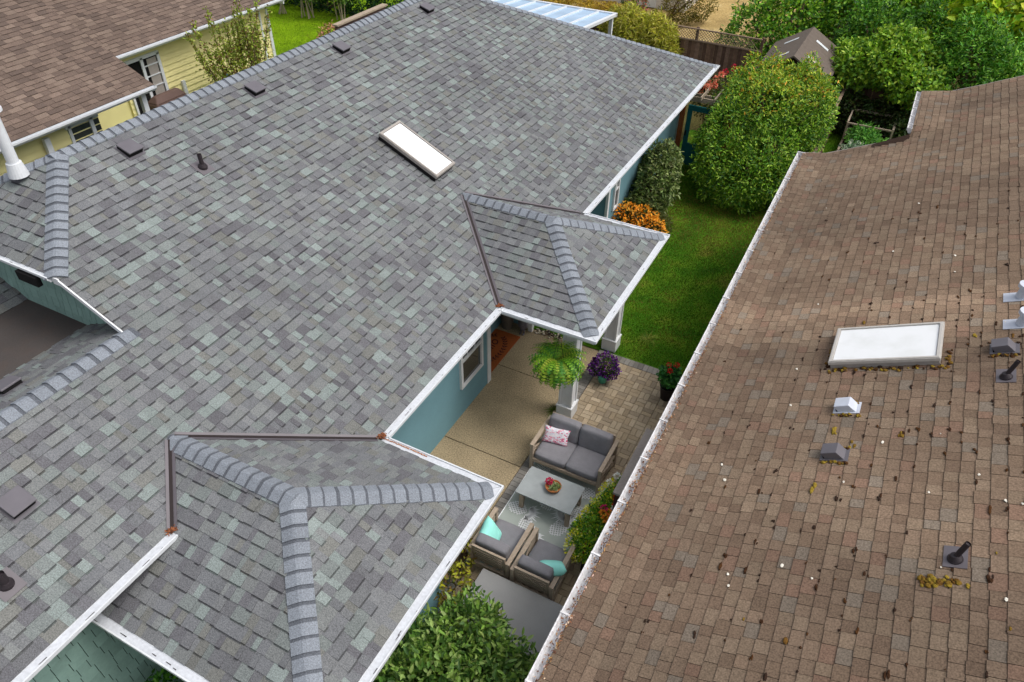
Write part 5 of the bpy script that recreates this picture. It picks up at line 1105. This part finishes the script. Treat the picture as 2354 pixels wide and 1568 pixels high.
# shed
sh = thing('shed', (1.85, 19.6, 0), 'small gabled garden shed with brown roof and white skylight strips behind the orange-tipped shrub', 'shed')
mb = MB(); rx, e0, r0 = 1.85, 1.95, 2.62
for s, xe in ((-1, .75), (1, 3.0)):
    q = [(rx, 18.6, r0), (rx, 21.9, r0), (xe, 21.9, e0), (xe, 18.6, e0)]; mb.add(q+[(x, y, z-.05) for x, y, z in q], [(0, 1, 2, 3), (7, 6, 5, 4), (0, 3, 7, 4), (1, 5, 6, 2), (2, 6, 7, 3)])
ro = mb.build('roof', 'shedroof', sh); mb = MB()
for s, xe in ((-1, .75), (1, 3.0)):
    for y in (19.3, 20.9):
        f = lambda t: (rx+(xe-rx)*t, r0+(e0-r0)*t+.012); (xa, z1), (xb, z2) = f(.25), f(.62); mb.add([(xa, y, z1), (xb, y, z2), (xb, y+.18, z2), (xa, y+.18, z1)], [(0, 1, 2, 3)])
mb.build('skylight', 'white', ro); mb = MB(); mb.box(.9, 2.85, 18.8, 21.8, 0, 1.95); mb.add([(.75, 18.8, 1.95), (2.95, 18.8, 1.95), (rx, 18.8, 2.5), (.75, 21.8, 1.95), (2.95, 21.8, 1.95), (rx, 21.8, 2.5)], [(0, 1, 2), (5, 4, 3)]); mb.build('wall', 'brownwood', sh)
# raised bed with trellis frame
rb = thing('raised_bed', (4.5, 18.5, 0), 'raised wooden vegetable bed with a low timber frame beside the brown roof', 'garden bed')
mb = MB()
for q in ((3.85, 5.2, 17.0, 17.06), (3.85, 5.2, 19.7, 19.76), (3.85, 3.91, 17.06, 19.7), (5.14, 5.2, 17.06, 19.7)): mb.box(*q, 0, .4)
mb.build('bed_frame', 'wood', rb); mb = MB(); mb.box(3.91, 5.14, 17.06, 19.7, 0, .34); mb.build('soil', 'soil', rb)
mb = MB()
for x, y in ((3.88, 19.73), (5.17, 19.73), (5.17, 18.6), (3.88, 18.6)): mb.box(x-.025, x+.025, y-.025, y+.025, .4, .95)
mb.box(3.855, 5.195, 19.70, 19.76, .95, 1.0); mb.box(5.14, 5.20, 18.58, 19.70, .95, 1.0); mb.box(3.855, 5.14, 18.58, 18.62, .93, .97); mb.box(3.855, 3.90, 18.62, 19.70, .95, 1.0)
mb.build('trellis', 'wood', rb)
vp = shrub('vegetable_plants', (4.45, 18.0, .34), 'leafy green vegetable plants growing in the raised bed', 'plants', [(4.4, 18.5, .6, .5, .6, .4), (4.8, 18.0, .6, .4, .5, .35)], 2200, .12, .05, [lin(96, 158, 56), lin(120, 176, 70), lin(74, 134, 52)], shell=(.3, 1))
shrub('cabbage_plants', (4.25, 17.6, .34), 'silvery blue-green cabbage plants at the near end of the raised bed', 'plants', [(4.3, 17.6, .5, .35, .35, .25)], 500, .14, .08, [lin(156, 180, 150), lin(180, 196, 170), lin(124, 152, 124)], shell=(.3, 1))
# pale house beyond the dry grass
ph = thing('house', (-6.5, 32, 0), 'pale rendered house wall glimpsed at the top edge beyond the dry grass', 'house')
mb = MB(); mb.box(-9.6, -4.9, 30.6, 35, 0, 3); mb.build('wall', 'stucco', ph); mb = MB(); mb.box(-8.6, -7.6, 30.54, 30.6, .9, 1.7); mb.build('window', 'brownwood', ph); mb = MB(); mb.box(-7.1, -6.3, 30.5, 30.6, .05, .9); mb.build('meter_box', 'white', ph)
mb = MB(); mb.add([(-10, 30.2, 2.9), (-4.5, 30.2, 2.9), (-4.5, 36, 4.6), (-10, 36, 4.6)], [(0, 1, 2, 3)]); mb.build('roof', 'shedroof', ph)
print('verts', sum(len(o.data.vertices) for o in sc.objects if o.type == 'MESH'))
